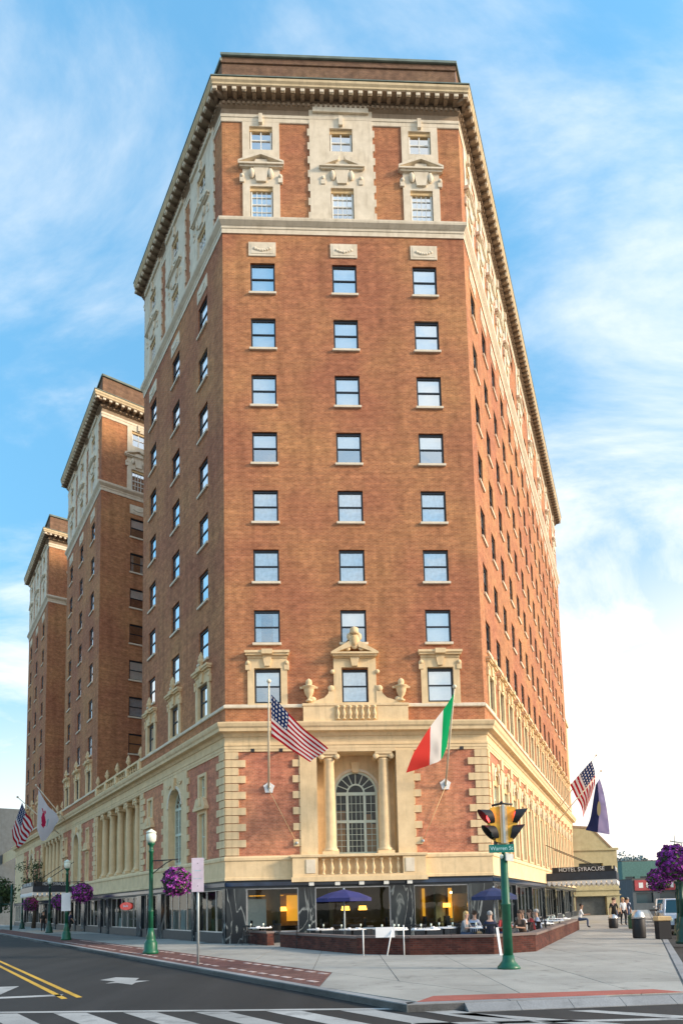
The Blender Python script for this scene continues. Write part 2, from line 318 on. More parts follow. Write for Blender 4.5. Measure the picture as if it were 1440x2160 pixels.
# ------------------------------------------------------------------ mesh helper
class MB:
    def __init__(s): s.v = []; s.f = []; s.m = []; s.mats = []; s.sm = []; s.uv = None
    def mi(s, m):
        if m not in s.mats: s.mats.append(m)
        return s.mats.index(m)
    def add(s, vs, fs, m, smooth=False, T=None):
        o = len(s.v)
        if T is not None: vs = [T @ Vector(v) for v in vs]
        s.v += [tuple(v) for v in vs]; i = s.mi(m)
        for f in fs: s.f.append(tuple(o + k for k in f)); s.m.append(i); s.sm.append(smooth)
        return s
    def box(s, x0, x1, y0, y1, z0, z1, m, T=None, bev=0):
        if bev > 0:
            b = bev; vs = []; 
            for (zz, ins) in ((z0, b), (z0 + b, 0), (z1 - b, 0), (z1, b)):
                vs += [(x0 + ins, y0 + ins, zz), (x1 - ins, y0 + ins, zz), (x1 - ins, y1 - ins, zz), (x0 + ins, y1 - ins, zz)]
            fs = [(3, 2, 1, 0), (12, 13, 14, 15)]
            for r in range(3):
                for k in range(4): a = r * 4 + k; c = r * 4 + (k + 1) % 4; fs.append((a, c, c + 4, a + 4))
            return s.add(vs, fs, m, False, T)
        vs = [(x0, y0, z0), (x1, y0, z0), (x1, y1, z0), (x0, y1, z0), (x0, y0, z1), (x1, y0, z1), (x1, y1, z1), (x0, y1, z1)]
        return s.add(vs, [(3, 2, 1, 0), (4, 5, 6, 7), (0, 1, 5, 4), (1, 2, 6, 5), (2, 3, 7, 6), (3, 0, 4, 7)], m, False, T)
    def prism(s, poly, y0, y1, m, T=None):
        """poly in (x,z), extruded along y"""
        n = len(poly); vs = [(x, y0, z) for x, z in poly] + [(x, y1, z) for x, z in poly]
        fs = [tuple(range(n)), tuple(range(2 * n - 1, n - 1, -1))] + [(k, k + n, (k + 1) % n + n, (k + 1) % n) for k in range(n)]
        return s.add(vs, fs, m, False, T)
    def slab(s, poly, z0, z1, m, T=None):
        """poly in (x,y), extruded along z"""
        n = len(poly); vs = [(x, y, z0) for x, y in poly] + [(x, y, z1) for x, y in poly]
        fs = [tuple(range(n - 1, -1, -1)), tuple(range(n, 2 * n))] + [(k, (k + 1) % n, (k + 1) % n + n, k + n) for k in range(n)]
        return s.add(vs, fs, m, False, T)
    def lathe(s, prof, m, cx=0, cy=0, seg=12, smooth=True, T=None):
        vs = []; fs = []
        for r, z in prof:
            for k in range(seg): a = 2 * pi * k / seg; vs.append((cx + r * cos(a), cy + r * sin(a), z))
        for i in range(len(prof) - 1):
            for k in range(seg): a = i * seg + k; c = i * seg + (k + 1) % seg; fs.append((a, c, c + seg, a + seg))
        fs.append(tuple(range(seg - 1, -1, -1))); fs.append(tuple(range((len(prof) - 1) * seg, len(prof) * seg)))
        return s.add(vs, fs, m, smooth, T)
    def tube(s, pts, r, m, seg=8, smooth=True):
        pts = [Vector(p) for p in pts]; vs = []; fs = []
        if not isinstance(r, (list, tuple)): r = [r] * len(pts)
        for i, p in enumerate(pts):
            d = (pts[min(i + 1, len(pts) - 1)] - pts[max(i - 1, 0)]).normalized()
            a = d.orthogonal().normalized() if i == 0 else (a - d * a.dot(d)).normalized()
            b = d.cross(a)
            for k in range(seg): t = 2 * pi * k / seg; vs.append(p + (a * cos(t) + b * sin(t)) * r[i])
        for i in range(len(pts) - 1):
            for k in range(seg): q = i * seg + k; c = i * seg + (k + 1) % seg; fs.append((q, c, c + seg, q + seg))
        fs.append(tuple(range(seg - 1, -1, -1))); fs.append(tuple(range((len(pts) - 1) * seg, len(pts) * seg)))
        return s.add(vs, fs, m, smooth)
    def ball(s, c, r, m, seg=10, ring=6, T=None):
        if not isinstance(r, (list, tuple)): r = (r, r, r)
        vs = []; fs = []
        for i in range(ring + 1):
            t = pi * i / ring
            for k in range(seg): a = 2 * pi * k / seg; vs.append((c[0] + r[0] * sin(t) * cos(a), c[1] + r[1] * sin(t) * sin(a), c[2] - r[2] * cos(t)))
        for i in range(ring):
            for k in range(seg): q = i * seg + k; d = i * seg + (k + 1) % seg; fs.append((q, d, d + seg, q + seg))
        return s.add(vs, fs, m, True, T)
    def holes(s, u0, u1, z0, z1, ops, m, y=0.0, depth=.22, mrev=None, back=False):
        """wall face in the plane y with rectangular openings and reveals going to y+depth"""
        us = sorted({u0, u1} | {a for o in ops for a in o[:2]}); zs = sorted({z0, z1} | {a for o in ops for a in o[2:4]})
        us = [a for a in us if u0 - 1e-6 <= a <= u1 + 1e-6]; zs = [a for a in zs if z0 - 1e-6 <= a <= z1 + 1e-6]
        for i in range(len(us) - 1):
            run = None
            for j in range(len(zs) - 1):
                cu, cz = (us[i] + us[i + 1]) / 2, (zs[j] + zs[j + 1]) / 2
                ins = any(o[0] < cu < o[1] and o[2] < cz < o[3] for o in ops)
                if not ins: s.add([(us[i], y, zs[j]), (us[i + 1], y, zs[j]), (us[i + 1], y, zs[j + 1]), (us[i], y, zs[j + 1])], [(0, 1, 2, 3)], m)
        mr_ = mrev or m; d = y + depth
        for a, b, c, e in [o[:4] for o in ops]:
            s.add([(a, y, c), (a, y, e), (a, d, e), (a, d, c)], [(0, 1, 2, 3)], mr_)
            s.add([(b, y, c), (b, d, c), (b, d, e), (b, y, e)], [(0, 1, 2, 3)], mr_)
            s.add([(a, y, e), (b, y, e), (b, d, e), (a, d, e)], [(0, 1, 2, 3)], mr_)
            s.add([(a, y, c), (a, d, c), (b, d, c), (b, y, c)], [(0, 1, 2, 3)], mr_)
        return s
    def mesh(s, name):
        me = bpy.data.meshes.new(name); me.from_pydata(s.v, [], s.f)
        for m in s.mats: me.materials.append(m)
        me.polygons.foreach_set('material_index', s.m); me.polygons.foreach_set('use_smooth', s.sm)
        me.validate(); me.update()
        return me

def link(name, me, parent=None, loc=(0, 0, 0), rz=0.0, rot=None):
    o = bpy.data.objects.new(name, me); COL.objects.link(o); o.location = loc
    o.rotation_euler = rot if rot else (0, 0, rz)
    if parent: o.parent = parent
    return o
def tag(o, label=None, cat=None, group=None, kind=None):
    if label: o['label'] = label
    if cat: o['category'] = cat
    if group: o['group'] = group
    if kind: o['kind'] = kind
    return o
def thing(name, label, cat, loc=(0, 0, 0), rz=0.0, group=None):
    return tag(link(name, None, None, loc, rz), label, cat, group)

# ------------------------------------------------------------------ frames of the hotel
PL = Vector((-5.5781, 31.5071)); PR = Vector((7.3303, 32.1129))
LD = Vector((-sin(R(33.936)), cos(R(33.936)))); RD = Vector((sin(R(24.393)), cos(R(24.393))))
INL = Vector((cos(R(33.936)), sin(R(33.936))))            # inward from the left facade
hotel = thing('hotel_building', 'tall orange brick hotel with cream stone trim filling the street corner', 'building', (PL.x, PL.y, 0))
class Frame:
    def __init__(s, o, deg): s.o = Vector((o[0], o[1])); s.a = R(deg); s.d = Vector((cos(s.a), sin(s.a))); s.n = Vector((-sin(s.a), cos(s.a)))
    def w(s, u, w, z=0):
        p = s.o + s.d * u + s.n * w; return Vector((p.x, p.y, z))
    def put(s, name, me, u=0, w=0, z=0, rot=None):
        p = s.w(u, w, z) - Vector((PL.x, PL.y, 0))
        o = link(name, me, hotel, p, s.a)
        if rot: o.rotation_euler = (rot[0], rot[1], rot[2] + s.a)
        return o
FF = Frame(PL, 2.687); LF = Frame(PL, -56.064); RF = Frame(PR, 65.607)
FW = (PR - PL).length
RLEN = 44.0; TS = (0.0, 25.4, 49.5); TW = 13.5
C2 = Frame(PL + LD * TS[1], 33.936); C3 = Frame(PL + LD * TS[2], 33.936)
B1 = Frame(PL + LD * TW + INL * 11, 213.936); B2 = Frame(PL + LD * (TS[1] + TW) + INL * 11, 213.936); B3 = Frame(PL + LD * (TS[2] + TW) + INL * 11, 213.936)

Z_BELT, Z_POD, Z_COR, Z_SILL, Z_B2, Z_B2T, Z_BAND, Z_CT = 3.0, 4.17, 10.65, 11.55, 37.43, 38.3, 44.2, 45.85
ROWZ = [34.89 - 3.2 * r for r in range(7)] + [12.62]

# ------------------------------------------------------------------ windows
def window_meshes(Ww, Hh, style, fm):
    b = MB(); t = .085 if style == 'sash' else .075; y0, y1 = .0, .09
    b.box(-Ww / 2, -Ww / 2 + t, y0, y1, 0, Hh, fm); b.box(Ww / 2 - t, Ww / 2, y0, y1, 0, Hh, fm)
    b.box(-Ww / 2 + t, Ww / 2 - t, y0, y1, 0, t, fm); b.box(-Ww / 2 + t, Ww / 2 - t, y0, y1, Hh - t * 1.4, Hh, fm)
    zm = Hh * (.5 if style != 'two' else .5)
    b.box(-Ww / 2 + t, Ww / 2 - t, .002, .075, zm - .032, zm + .032, fm)
    iw = Ww - 2 * t; th = .032
    if style == 'grid':
        for k in range(1, 4): x = -iw / 2 + iw * k / 4; b.box(x - th / 2, x + th / 2, .012, .05, t, zm - .032, fm); b.box(x - th / 2, x + th / 2, .012, .05, zm + .032, Hh - t * 1.4, fm)
        for zz in (t + (zm - t) / 2, zm + (Hh - zm) * .48): b.box(-iw / 2, iw / 2, .014, .048, zz - th / 2, zz + th / 2, fm)
    if style == 'two':
        b.box(-.03, .03, .006, .06, t, zm - .032, fm); b.box(-.03, .03, .006, .06, zm + .032, Hh - t * 1.4, fm)
    fr = b.mesh('window_frame')
    p = MB(); p.add([(-iw / 2, .045, 0), (iw / 2, .045, 0), (iw / 2, .045, zm - t), (-iw / 2, .045, zm - t)], [(0, 1, 2, 3)], M['glass']); pane = p.mesh('window_pane')
    return fr, pane, t, zm, iw
WSET = {}
def sill_mesh(w):
    return MB().box(-w / 2 - .07, w / 2 + .07, -.19, .06, -.13, 0, M['stone_pale'], bev=.012).mesh('stone_sill')
def blind_mesh(w, h, m): 
    b = MB(); n = 14; vs = []
    for i in range(n + 1):
        x = -w / 2 + w * i / n; y = .012 * (i % 2); vs += [(x, y, 0), (x, y, h)]
    b.add(vs, [(2 * i, 2 * i + 2, 2 * i + 3, 2 * i + 1) for i in range(n)], m, True); return b.mesh('drawn_blind')
for key, (w, h, st, fm) in dict(front=(1.30, 1.72, 'sash', 'dark_frame'), side=(1.30, 1.72, 'sash', 'dark_frame'), right=(1.12, 1.72, 'sash', 'dark_frame'),
        grid=(1.15, 1.85, 'grid', 'white_frame'), two=(1.15, 1.38, 'two', 'white_frame'), gridn=(.95, 1.85, 'grid', 'white_frame'), twon=(.95, 1.38, 'two', 'white_frame')).items():
    fr, pane, t, zm, iw = window_meshes(w, h, st, M[fm])
    WSET[key] = dict(fr=fr, pane=pane, t=t, zm=zm, w=w, h=h, iw=iw, sill=sill_mesh(w), full=blind_mesh(iw, h - 2 * t, M['blind']), half=blind_mesh(iw, (h - 2 * t) * .5, M['blind']),
                     cur=blind_mesh(iw * .24, h - 2 * t, M['curtain']), curf=blind_mesh(iw, h - 2 * t, M['curtain']), warm=blind_mesh(iw, h - 2 * t, M['curtain_warm']))
def put_window(F, key, u, z0, w=.15, sill=True, blind=None, label=None):
    k = WSET[key]; o = F.put('window', k['fr'], u, w, z0)
    if label: o['label'] = label
    a = link('pane', k['pane'], o, (0, 0, k['t'])); c = link('pane', k['pane'], o, (0, 0.006, k['zm'] + .0))
    if sill: link('sill', k['sill'], o, (0, 0, 0))
    if blind == 'full': link('blind', k['full'], o, (0, .062, k['t']))
    elif blind == 'half': link('blind', k['half'], o, (0, .062, k['zm']))
    elif blind == 'cur':
        link('curtain', k['cur'], o, (-k['iw'] * .38, .16, k['t'])); link('curtain', k['cur'], o, (k['iw'] * .38, .16, k['t']))
    elif blind == 'curf': link('curtain', k['curf'], o, (0, .062, k['t']))  # full drop carries the painted sky reflection
    elif blind == 'warm': link('curtain', k['warm'], o, (0, .062, k['t']))
    return o
def rnd_blind(): return random.choice(['full', 'half', 'cur', 'curf', 'curf', 'half', 'cur', None])

# ------------------------------------------------------------------ repeated trim meshes
S, SP, SW = M['stone'], M['stone_pale'], M['stone_warm']
modillion_me = MB().box(-.10, .10, -.55, .02, .06, .24, M['frieze']).box(-.115, .115, -.69, -.57, .06, .24, SP, bev=.02).mesh('modillion')  # shaft darker than its end block: underside shade put into the colour
def quoin_me(w, h=.372, d=.07): return MB().box(0, w, -d, .0, .01, h, S, bev=.014).mesh('quoin')
Q_S, Q_L = quoin_me(.64), quoin_me(.98)
def lathe_me(name, prof, m, seg=12, extra=None):
    b = MB().lathe(prof, m, seg=seg)
    if extra: extra(b)
    return b.mesh(name)
BAL_P = [(.085, 0), (.085, .05), (.05, .08), (.055, .16), (.095, .28), (.09, .36), (.045, .55), (.04, .62), (.06, .66), (.085, .7), (.085, .78)]
baluster_me = lathe_me('baluster', BAL_P, S, 8)
urn_prof = [(.16, 0), (.18, .06), (.08, .14), (.07, .2), (.19, .36), (.25, .56), (.26, .66), (.35, .72), (.36, .76), (.20, .80), (.14, .86), (.17, .96), (.15, 1.08), (.06, 1.16), (.0, 1.2)]
def urn_ex(b):
    b.box(-.44, -.28, -.05, .05, .66, .76, S); b.box(.28, .44, -.05, .05, .66, .76, S)
urn_me = lathe_me('urn', urn_prof, S, 14, urn_ex)
fin_prof = [(.13, 0), (.15, .05), (.07, .12), (.06, .2), (.17, .34), (.2, .46), (.12, .55), (.16, .62), (.10, .74), (.04, .88), (0, .95)]
finial_me = lathe_me('finial', fin_prof, S, 10)

def column_me(h, r):
    b = MB(); b.box(-r * 1.4, r * 1.4, -r * 1.4, r * 1.4, 0, .14, S)
    pr = [(r * 1.35, .14), (r * 1.38, .2), (r * 1.3, .27), (r * 1.08, .31), (r * 1.12, .36)]
    for i in range(9): t = i / 8; pr.append((r * (1 - .16 * t * t), .4 + (h - .95) * t))
    pr += [(r * .92, h - .5), (r * .92, h - .46), (r * 1.1, h - .36)]
    b.lathe(pr, S, seg=20)
    b.box(-r * 1.45, r * 1.45, -r * 1.2, r * 1.2, h - .16, h, S)
    for sx in (-1, 1):
        T = Matrix.Translation((sx * r * 1.32, 0, h - .27)) @ Matrix.Rotation(pi / 2, 4, 'X')
        b.lathe([(.13, -r * 1.15), (.15, -r * 1.05), (.10, -r * .8), (.10, r * .8), (.15, r * 1.05), (.13, r * 1.15)], S, seg=12, T=T)
    b.box(-r * 1.3, r * 1.3, -r * 1.0, r * 1.0, h - .30, h - .16, S)
    return b.mesh('column')
def course(b, u0, u1, prof, m, e0=0, e1=0):
    """horizontal moulding: prof = list of (projection, z); ends mitred by e0/e1 times projection; back at y=+.05"""
    n = len(prof); vs = []
    for p, z in prof: vs.append((u0 - p * e0, -p, z))
    for p, z in prof: vs.append((u1 + p * e1, -p, z))
    vs += [(u0, .05, prof[0][1]), (u0, .05, prof[-1][1]), (u1, .05, prof[0][1]), (u1, .05, prof[-1][1])]
    fs = [(k, k + n, k + 1 + n, k + 1) for k in range(n - 1)]
    fs += [(2 * n, 2 * n + 2, n, 0), (n - 1, 2 * n - 1, 2 * n + 3, 2 * n + 1)]
    fs += [tuple([2 * n] + list(range(n)) + [2 * n + 1]), tuple([2 * n + 2, 2 * n + 3] + list(range(2 * n - 1, n - 1, -1)))]
    b.add(vs, fs, m)
def tanh2(deg): return math.tan(R(deg) / 2)
E_L = tanh2(58.75); E_R = tanh2(62.92)      # mitre factors at the two front corners
PR_BELT = [(.10, 3.0), (.10, 3.12), (.07, 3.14), (.07, 3.93), (.12, 3.96), (.12, 4.08), (.06, 4.17)]
PR_MAIN = [(.07, 9.60), (.07, 9.70), (.04, 9.72), (.04, 10.02), (.10, 10.05), (.14, 10.14), (.18, 10.20), (.42, 10.24), (.44, 10.38), (.50, 10.46), (.54, 10.60), (.54, 10.66), (.10, 10.80)]
PR_ARCH = [(.05, 9.30), (.05, 9.42), (.07, 9.43), (.07, 9.56), (.10, 9.60)]
PR_SILL = [(.07, 11.48), (.10, 11.51), (.10, 11.63), (.03, 11.68)]
PR_B2 = [(.05, 37.43), (.05, 37.68), (.08, 37.70), (.08, 37.82), (.13, 37.86), (.26, 38.0), (.28, 38.1), (.28, 38.17), (.06, 38.30)]
PR_BAND = [(.04, 44.12), (.06, 44.15), (.06, 44.36), (.09, 44.38), (.09, 44.52), (.05, 44.60)]
PR_FRZ = [(.03, 44.60), (.03, 44.92), (.16, 45.0), (.16, 45.16)]
PR_TOP = [(.70, 45.43), (.74, 45.46), (.74, 45.56), (.80, 45.66), (.80, 45.80), (.76, 45.86)]
def courses(F, u0, u1, e0, e1, low=True, top=True, main=None):
    def one(name, prof, m, uu0=u0, uu1=u1, a=e0, c=e1):
        b = MB(); course(b, uu0, uu1, prof, m, a, c); return F.put(name, b.mesh(name))
    if top:
        one('belt_course', PR_B2, SP); one('stone_band', PR_BAND, SP); one('frieze', PR_FRZ, M['frieze']); one('cornice', PR_TOP, M['stone_cornice'])
        b = MB(); course(b, u0, u1, [(.16, 45.16), (.16, 45.43)], M['frieze'], e0, e1); F.put('cornice_soffit', b.mesh('cornice_soffit'))
        b = MB(); course(b, u0, u1, [(.70, 45.40), (.70, 45.43)], M['frieze'], e0, e1); F.put('cornice_soffit', b.mesh('cornice_soffit'))  # soffit shade painted with the dark frieze colour
        b = MB(); k = int((u1 - u0) / .264)
        for i in range(k): x = u0 + (i + .5) * (u1 - u0) / k; b.box(x - .07, x + .07, -.24, -.15, 45.0, 45.15, M['frieze'])
        o = F.put('dentil_row', b.mesh('dentil_row')); o['kind'] = 'stuff'
        b = MB(); course(b, u0, u1, [(.81, 45.84), (.83, 45.84), (.83, 45.90), (.7, 45.92)], M['copper'], e0, e1); F.put('cornice_flashing', b.mesh('cornice_flashing'))
        n = round((u1 - u0 + (e0 + e1) * .5) / .527); a0 = u0 - .5 * e0; a1 = u1 + .5 * e1
        for i in range(n + 1):
            F.put('modillion', modillion_me, a0 + (a1 - a0) * i / n, -.02, 45.15)
    if low:
        one('belt_course', PR_BELT, S); one('main_cornice', PR_MAIN, S); one('sill_course', PR_SILL, SP); one('architrave', PR_ARCH, S)

# ------------------------------------------------------------------ stone surrounds
def panel(b, u0, u1, z0, z1, ops, m, proud=.07, depth=.2, teeth=0, tz=.42):
    """stone panel with openings standing proud of the wall"""
    b.holes(u0, u1, z0, z1, ops, m, y=-proud, depth=depth + proud)
    b.add([(u0, -proud, z0), (u0, .01, z0), (u0, .01, z1), (u0, -proud, z1)], [(3, 2, 1, 0)], m)
    b.add([(u1, -proud, z0), (u1, .01, z0), (u1, .01, z1), (u1, -proud, z1)], [(0, 1, 2, 3)], m)
    b.add([(u0, -proud, z1), (u1, -proud, z1), (u1, .01, z1), (u0, .01, z1)], [(0, 1, 2, 3)], m)
def pediment(b, uc, z, w, h, m, proud=.42, broken=False):
    hw = w / 2; y = -proud
    b.box(uc - hw, uc + hw, y, 0, z, z + .09, m)
    b.box(uc - hw + .08, uc + hw - .08, y + .08, 0, z - .09, z, m)
    if broken:
        b.prism([(uc - hw, z + .09), (uc - .30, z + h), (uc - .12, z + h - .05), (uc - .2, z + h - .28), (uc - hw + .3, z + .09)], y, -.02, m)
        b.prism([(uc + hw - .3, z + .09), (uc + .2, z + h - .28), (uc + .12, z + h - .05), (uc + .30, z + h), (uc + hw, z + .09)], y, -.02, m)
    else:
        b.prism([(uc - hw, z + .09), (uc - hw, z + .20), (uc, z + h + .1), (uc, z + h - .1)], y, -.02, m)
        b.prism([(uc + hw, z + .09), (uc, z + h - .1), (uc, z + h + .1), (uc + hw, z + .20)], y, -.02, m)
        b.prism([(uc - hw + .15, z + .09), (uc, z + h - .12), (uc + hw - .15, z + .09)], y + .22, -.02, m)
def ears(b, uc, z, w, m):
    for s_ in (-1, 1):
        b.box(uc + s_ * w / 2 - .12, uc + s_ * w / 2 + .12, -.12, -.0, z, z + .42, m, bev=.02)
        b.ball((uc + s_ * (w / 2), -.12, z + .38), (.11, .06, .11), m, 8, 5)
def carve(b, uc, z, w, h, m, y=-.1, n=9):
    rr = random.Random(int(uc * 100 + z * 10))
    for i in range(n):
        t = (i + .5) / n * 2 - 1
        b.ball((uc + t * w / 2 * .82, y, z + h * (.36 + .30 * t * t)), (w / n * .62, .035, h * rr.uniform(.12, .2)), m, 8, 4)
def bay_top_side(F, uc, ww=1.15, full=False, keyg='grid', keyt='two', blinds=None):
    """two upper windows in a stone surround"""
    hw = ww / 2; b = MB()
    o1 = (uc - hw - .04, uc + hw + .04, 42.45, 43.86); o2 = (uc - hw - .04, uc + hw + .04, 38.32, 40.24)
    sw = 1.72 if full else hw + .42
    panel(b, uc - sw, uc + sw, 38.28, 44.13 if not full else 45.0, [o1, o2], SP, proud=.06 if not full else .08, depth=.22)
    if full: b.box(uc - 1.52, uc + 1.52, -.2, -.04, 44.72, 45.14, SP)
    # lintel soffit inside the opening, its yellow light put into the buff colour
    for (z, c) in ((40.24, 0), (43.86, 0)): b.box(uc - hw - .035, uc + hw + .035, .02, .12, z - .2, z - .004, SW)
    ears(b, uc, 40.42, 2 * hw + .9, SP)
    pediment(b, uc, 41.36, 2.45 if ww > 1 else 2.0, .66, SP, .27, broken=full)
    b.prism([(uc - .26, 40.45), (uc + .26, 40.45), (uc + .42, 41.3), (uc + .3, 41.75), (uc - .3, 41.75), (uc - .42, 41.3)], -.16, -.05, SP)
    b.ball((uc - .5, -.12, 40.95), (.16, .1, .3), SP, 8, 5); b.ball((uc + .5, -.12, 40.95), (.16, .1, .3), SP, 8, 5)
    b.box(uc - .1, uc + .1, -.2, -.05, 43.95, 44.5, SP)
    F.put('window_surround', b.mesh('window_surround'))
    if full:
        tooth = TOOTH
        for i in range(7):
            z = 38.34 + i * .84
            F.put('quoin', tooth, uc - sw - .11, 0, z); F.put('quoin', tooth, uc + sw - .01, 0, z)
    put_window(F, keyt, uc, 42.46, .06, False, None); put_window(F, keyg, uc, 38.34, .06, False, random.choice(['curf', 'half', None]))
TOOTH = MB().box(0, .12, -.075, .01, 0, .42, SP).mesh('quoin')
def entab(b, uc, z, w, m):
    b.box(uc - w / 2 + .12, uc + w / 2 - .12, -.12, 0, z, z + .12, m)
    b.box(uc - w / 2 + .04, uc + w / 2 - .04, -.24, 0, z + .12, z + .22, m); b.box(uc - w / 2, uc + w / 2, -.30, 0, z + .22, z + .34, m)
    b.prism([(uc - .13, z - .42), (uc + .13, z - .42), (uc + .24, z + .14), (uc - .24, z + .14)], -.17, -.02, m)
    b.box(uc - .27, uc + .27, -.36, -.02, z + .14, z + .38, m)
def row7_side(F, uc, ww, key, m=None, finial=False, ped=False):
    m = m or S; hw = ww / 2; b = MB()
    panel(b, uc - hw - .33, uc + hw + .33, 11.64, 14.04, [(uc - hw - .01, uc + hw + .01, 11.72, 13.52)], m, .08, .2)
    ears(b, uc, 13.4, 2 * hw + .62, m); entab(b, uc, 14.02, 2 * hw + .92, m)
    F.put('window_surround', b.mesh('window_surround')); put_window(F, key, uc, 11.76, .09, False, rnd_blind())
    if finial: F.put('finial', finial_me, uc, -.14, 14.36)
carved_me = None
def carved_panel(F, uc):
    b = MB(); b.box(uc - .72, uc + .72, -.05, .01, 36.12, 36.95, SP, bev=.02); b.box(uc - .6, uc + .6, -.065, -.04, 36.25, 36.82, SP); carve(b, uc, 36.25, 1.1, .5, SP, -.075, 7)
    F.put('carved_panel', b.mesh('carved_panel'))

def stack(F, uc, key, sidekey, ww, blinds=None, row7=True, top=True, full=False, wtop=1.15, grid=('grid', 'two'), warm_row=None, finial=False):
    """one vertical bay of windows; returns wall openings"""
    ops = []; h = 1.72
    for r in range(8):
        z0 = ROWZ[r] - h / 2
        ops.append((uc - ww / 2, uc + ww / 2, z0, z0 + h))
        if r < 7:
            bl = blinds[r] if blinds else rnd_blind()
            if warm_row == r: bl = 'warm'
            put_window(F, key, uc, z0, .085, True, bl)
        elif row7 is True: row7_side(F, uc, ww, key, finial=finial)
        elif row7 == 'plain': put_window(F, key, uc, z0, .13, True, rnd_blind())
    if row7: ops[-1] = (uc - ww / 2 - .03, uc + ww / 2 + .03, 11.7, 13.55) if row7 is True else ops[-1]
    ops.append((uc - wtop / 2 - .1, uc + wtop / 2 + .1, 42.4, 43.9)); ops.append((uc - wtop / 2 - .1, uc + wtop / 2 + .1, 38.31, 40.3))
    if top: bay_top_side(F, uc, wtop, full, *grid)
    carved_panel(F, uc)
    return ops
def tower_wall(F, u0, u1, ops, mtop=None):
    b = MB(); mid = [o for o in ops if o[3] < 37.5]; hi = [o for o in ops if o[2] > 38]
    b.holes(u0, u1, 10.7, Z_B2T, mid, M['brick'], depth=.24); F.put('wall', b.mesh('wall'))
    b = MB(); b.holes(u0, u1, Z_B2T, 44.62, hi, M['brick'], depth=.24); F.put('wall', b.mesh('wall'))

# ------------------------------------------------------------------ front facade
ops = []
fb = [['full'] * 3 + ['half', 'curf', 'curf', 'cur'], ['full'] * 3 + ['half', 'curf', 'curf', 'half'], ['full'] * 3 + ['half', 'curf', 'curf', 'full']]
UC = (2.10, 6.44, 10.74)
for i, uc in enumerate(UC):
    ops += stack(FF, uc, 'front', 'front', 1.30, blinds=fb[i], row7=(i != 1), full=(i == 1))
# aedicule round the middle window of the lowest brick storey
b = MB(); uc = UC[1]
panel(b, uc - 1.06, uc + 1.06, 11.5, 14.0, [(uc - .66, uc + .66, 11.72, 13.52)], S, .12, .2)
for s_ in (-1, 1):
    b.prism([(uc + s_ * a, z) for a, z in ((1.04, 11.6), (2.35, 11.6), (2.3, 11.78), (1.95, 11.82), (1.55, 11.95), (1.36, 12.15), (1.3, 12.4), (1.04, 12.6))][::s_], -.16, -.0, S)
    b.ball((uc + s_ * 1.2, -.14, 12.42), (.17, .08, .17), S, 10, 6); b.ball((uc + s_ * 2.15, -.14, 11.88), (.2, .08, .14), S, 10, 6)
    b.ball((uc + s_ * 1.12, -.14, 13.28), (.12, .07, .12), S, 8, 5)
b.box(uc - 1.0, uc + 1.0, -.22, 0, 13.98, 14.12, S)
b.prism([(uc - .14, 13.55), (uc + .14, 13.55), (uc + .26, 14.1), (uc - .26, 14.1)], -.25, -.02, S)
pediment(b, uc, 14.12, 2.36, .62, S, .42, broken=True)
FF.put('window_surround', b.mesh('window_surround'))
put_window(FF, 'front', uc, 11.76, .14, False, 'curf')
b = MB()
b.ball((uc, -.32, 14.78), (.27, .12, .42), S, 12, 8); b.ball((uc, -.40, 14.78), (.17, .1, .28), SW, 12, 8)
b.ball((uc - .24, -.3, 15.02), (.14, .08, .2), S, 8, 6); b.ball((uc + .24, -.3, 15.02), (.14, .08, .2), S, 8, 6)
b.ball((uc - .34, -.3, 14.42), (.16, .08, .14), S, 8, 6); b.ball((uc + .34, -.3, 14.42), (.16, .08, .14), S, 8, 6)
b.lathe([(.2, 15.12), (.26, 15.2), (.2, 15.3), (.22, 15.42), (.1, 15.5), (0, 15.55)], S, uc, -.3, 10)
FF.put('cartouche', b.mesh('cartouche'))
b = MB(); b.box(3.84, 9.02, -.30, -.02, 10.70, 11.50, S); b.box(3.80, 9.06, -.34, -.02, 11.50, 11.62, S); b.box(5.36, 7.52, -.31, -.29, 10.78, 11.44, SW)
FF.put('pedestal_block', b.mesh('pedestal_block'))
sm_bal = MB().lathe([(r, z * .86) for r, z in BAL_P], S, seg=8).mesh('baluster')
for i in range(7): FF.put('baluster', sm_bal, 5.54 + i * .30, -.36, 10.80)
FF.put('urn', urn_me, 4.14, -.16, 11.74); FF.put('urn', urn_me, 8.72, -.16, 11.74)
tower_wall(FF, 0, FW, ops)
courses(FF, 0, FW, E_L, E_R)
# attic parapet on the front and its returns
b = MB(); b.holes(.02, FW - .02, 45.85, 48.18, [], M['brick_top'], y=.02, depth=.1); FF.put('attic_wall', b.mesh('attic_wall'))
b = MB(); course(b, 0, FW, [(.05, 48.18), (.09, 48.2), (.09, 48.34), (.03, 48.42)], M['copper'], E_L, E_R); FF.put('coping', b.mesh('coping'))
b = MB(); course(b, 0, FW, [(.02, 47.78), (.04, 47.8), (.04, 47.9), (.0, 47.92)], M['brick_top'], E_L, E_R); FF.put('attic_string', b.mesh('attic_string'))
b = MB(); course(b, 0, FW, [(.03, 45.92), (.12, 45.95), (.12, 46.08), (.05, 46.12), (.05, 46.3), (.0, 46.34)], SP, E_L, E_R); FF.put('attic_base', b.mesh('attic_base'))

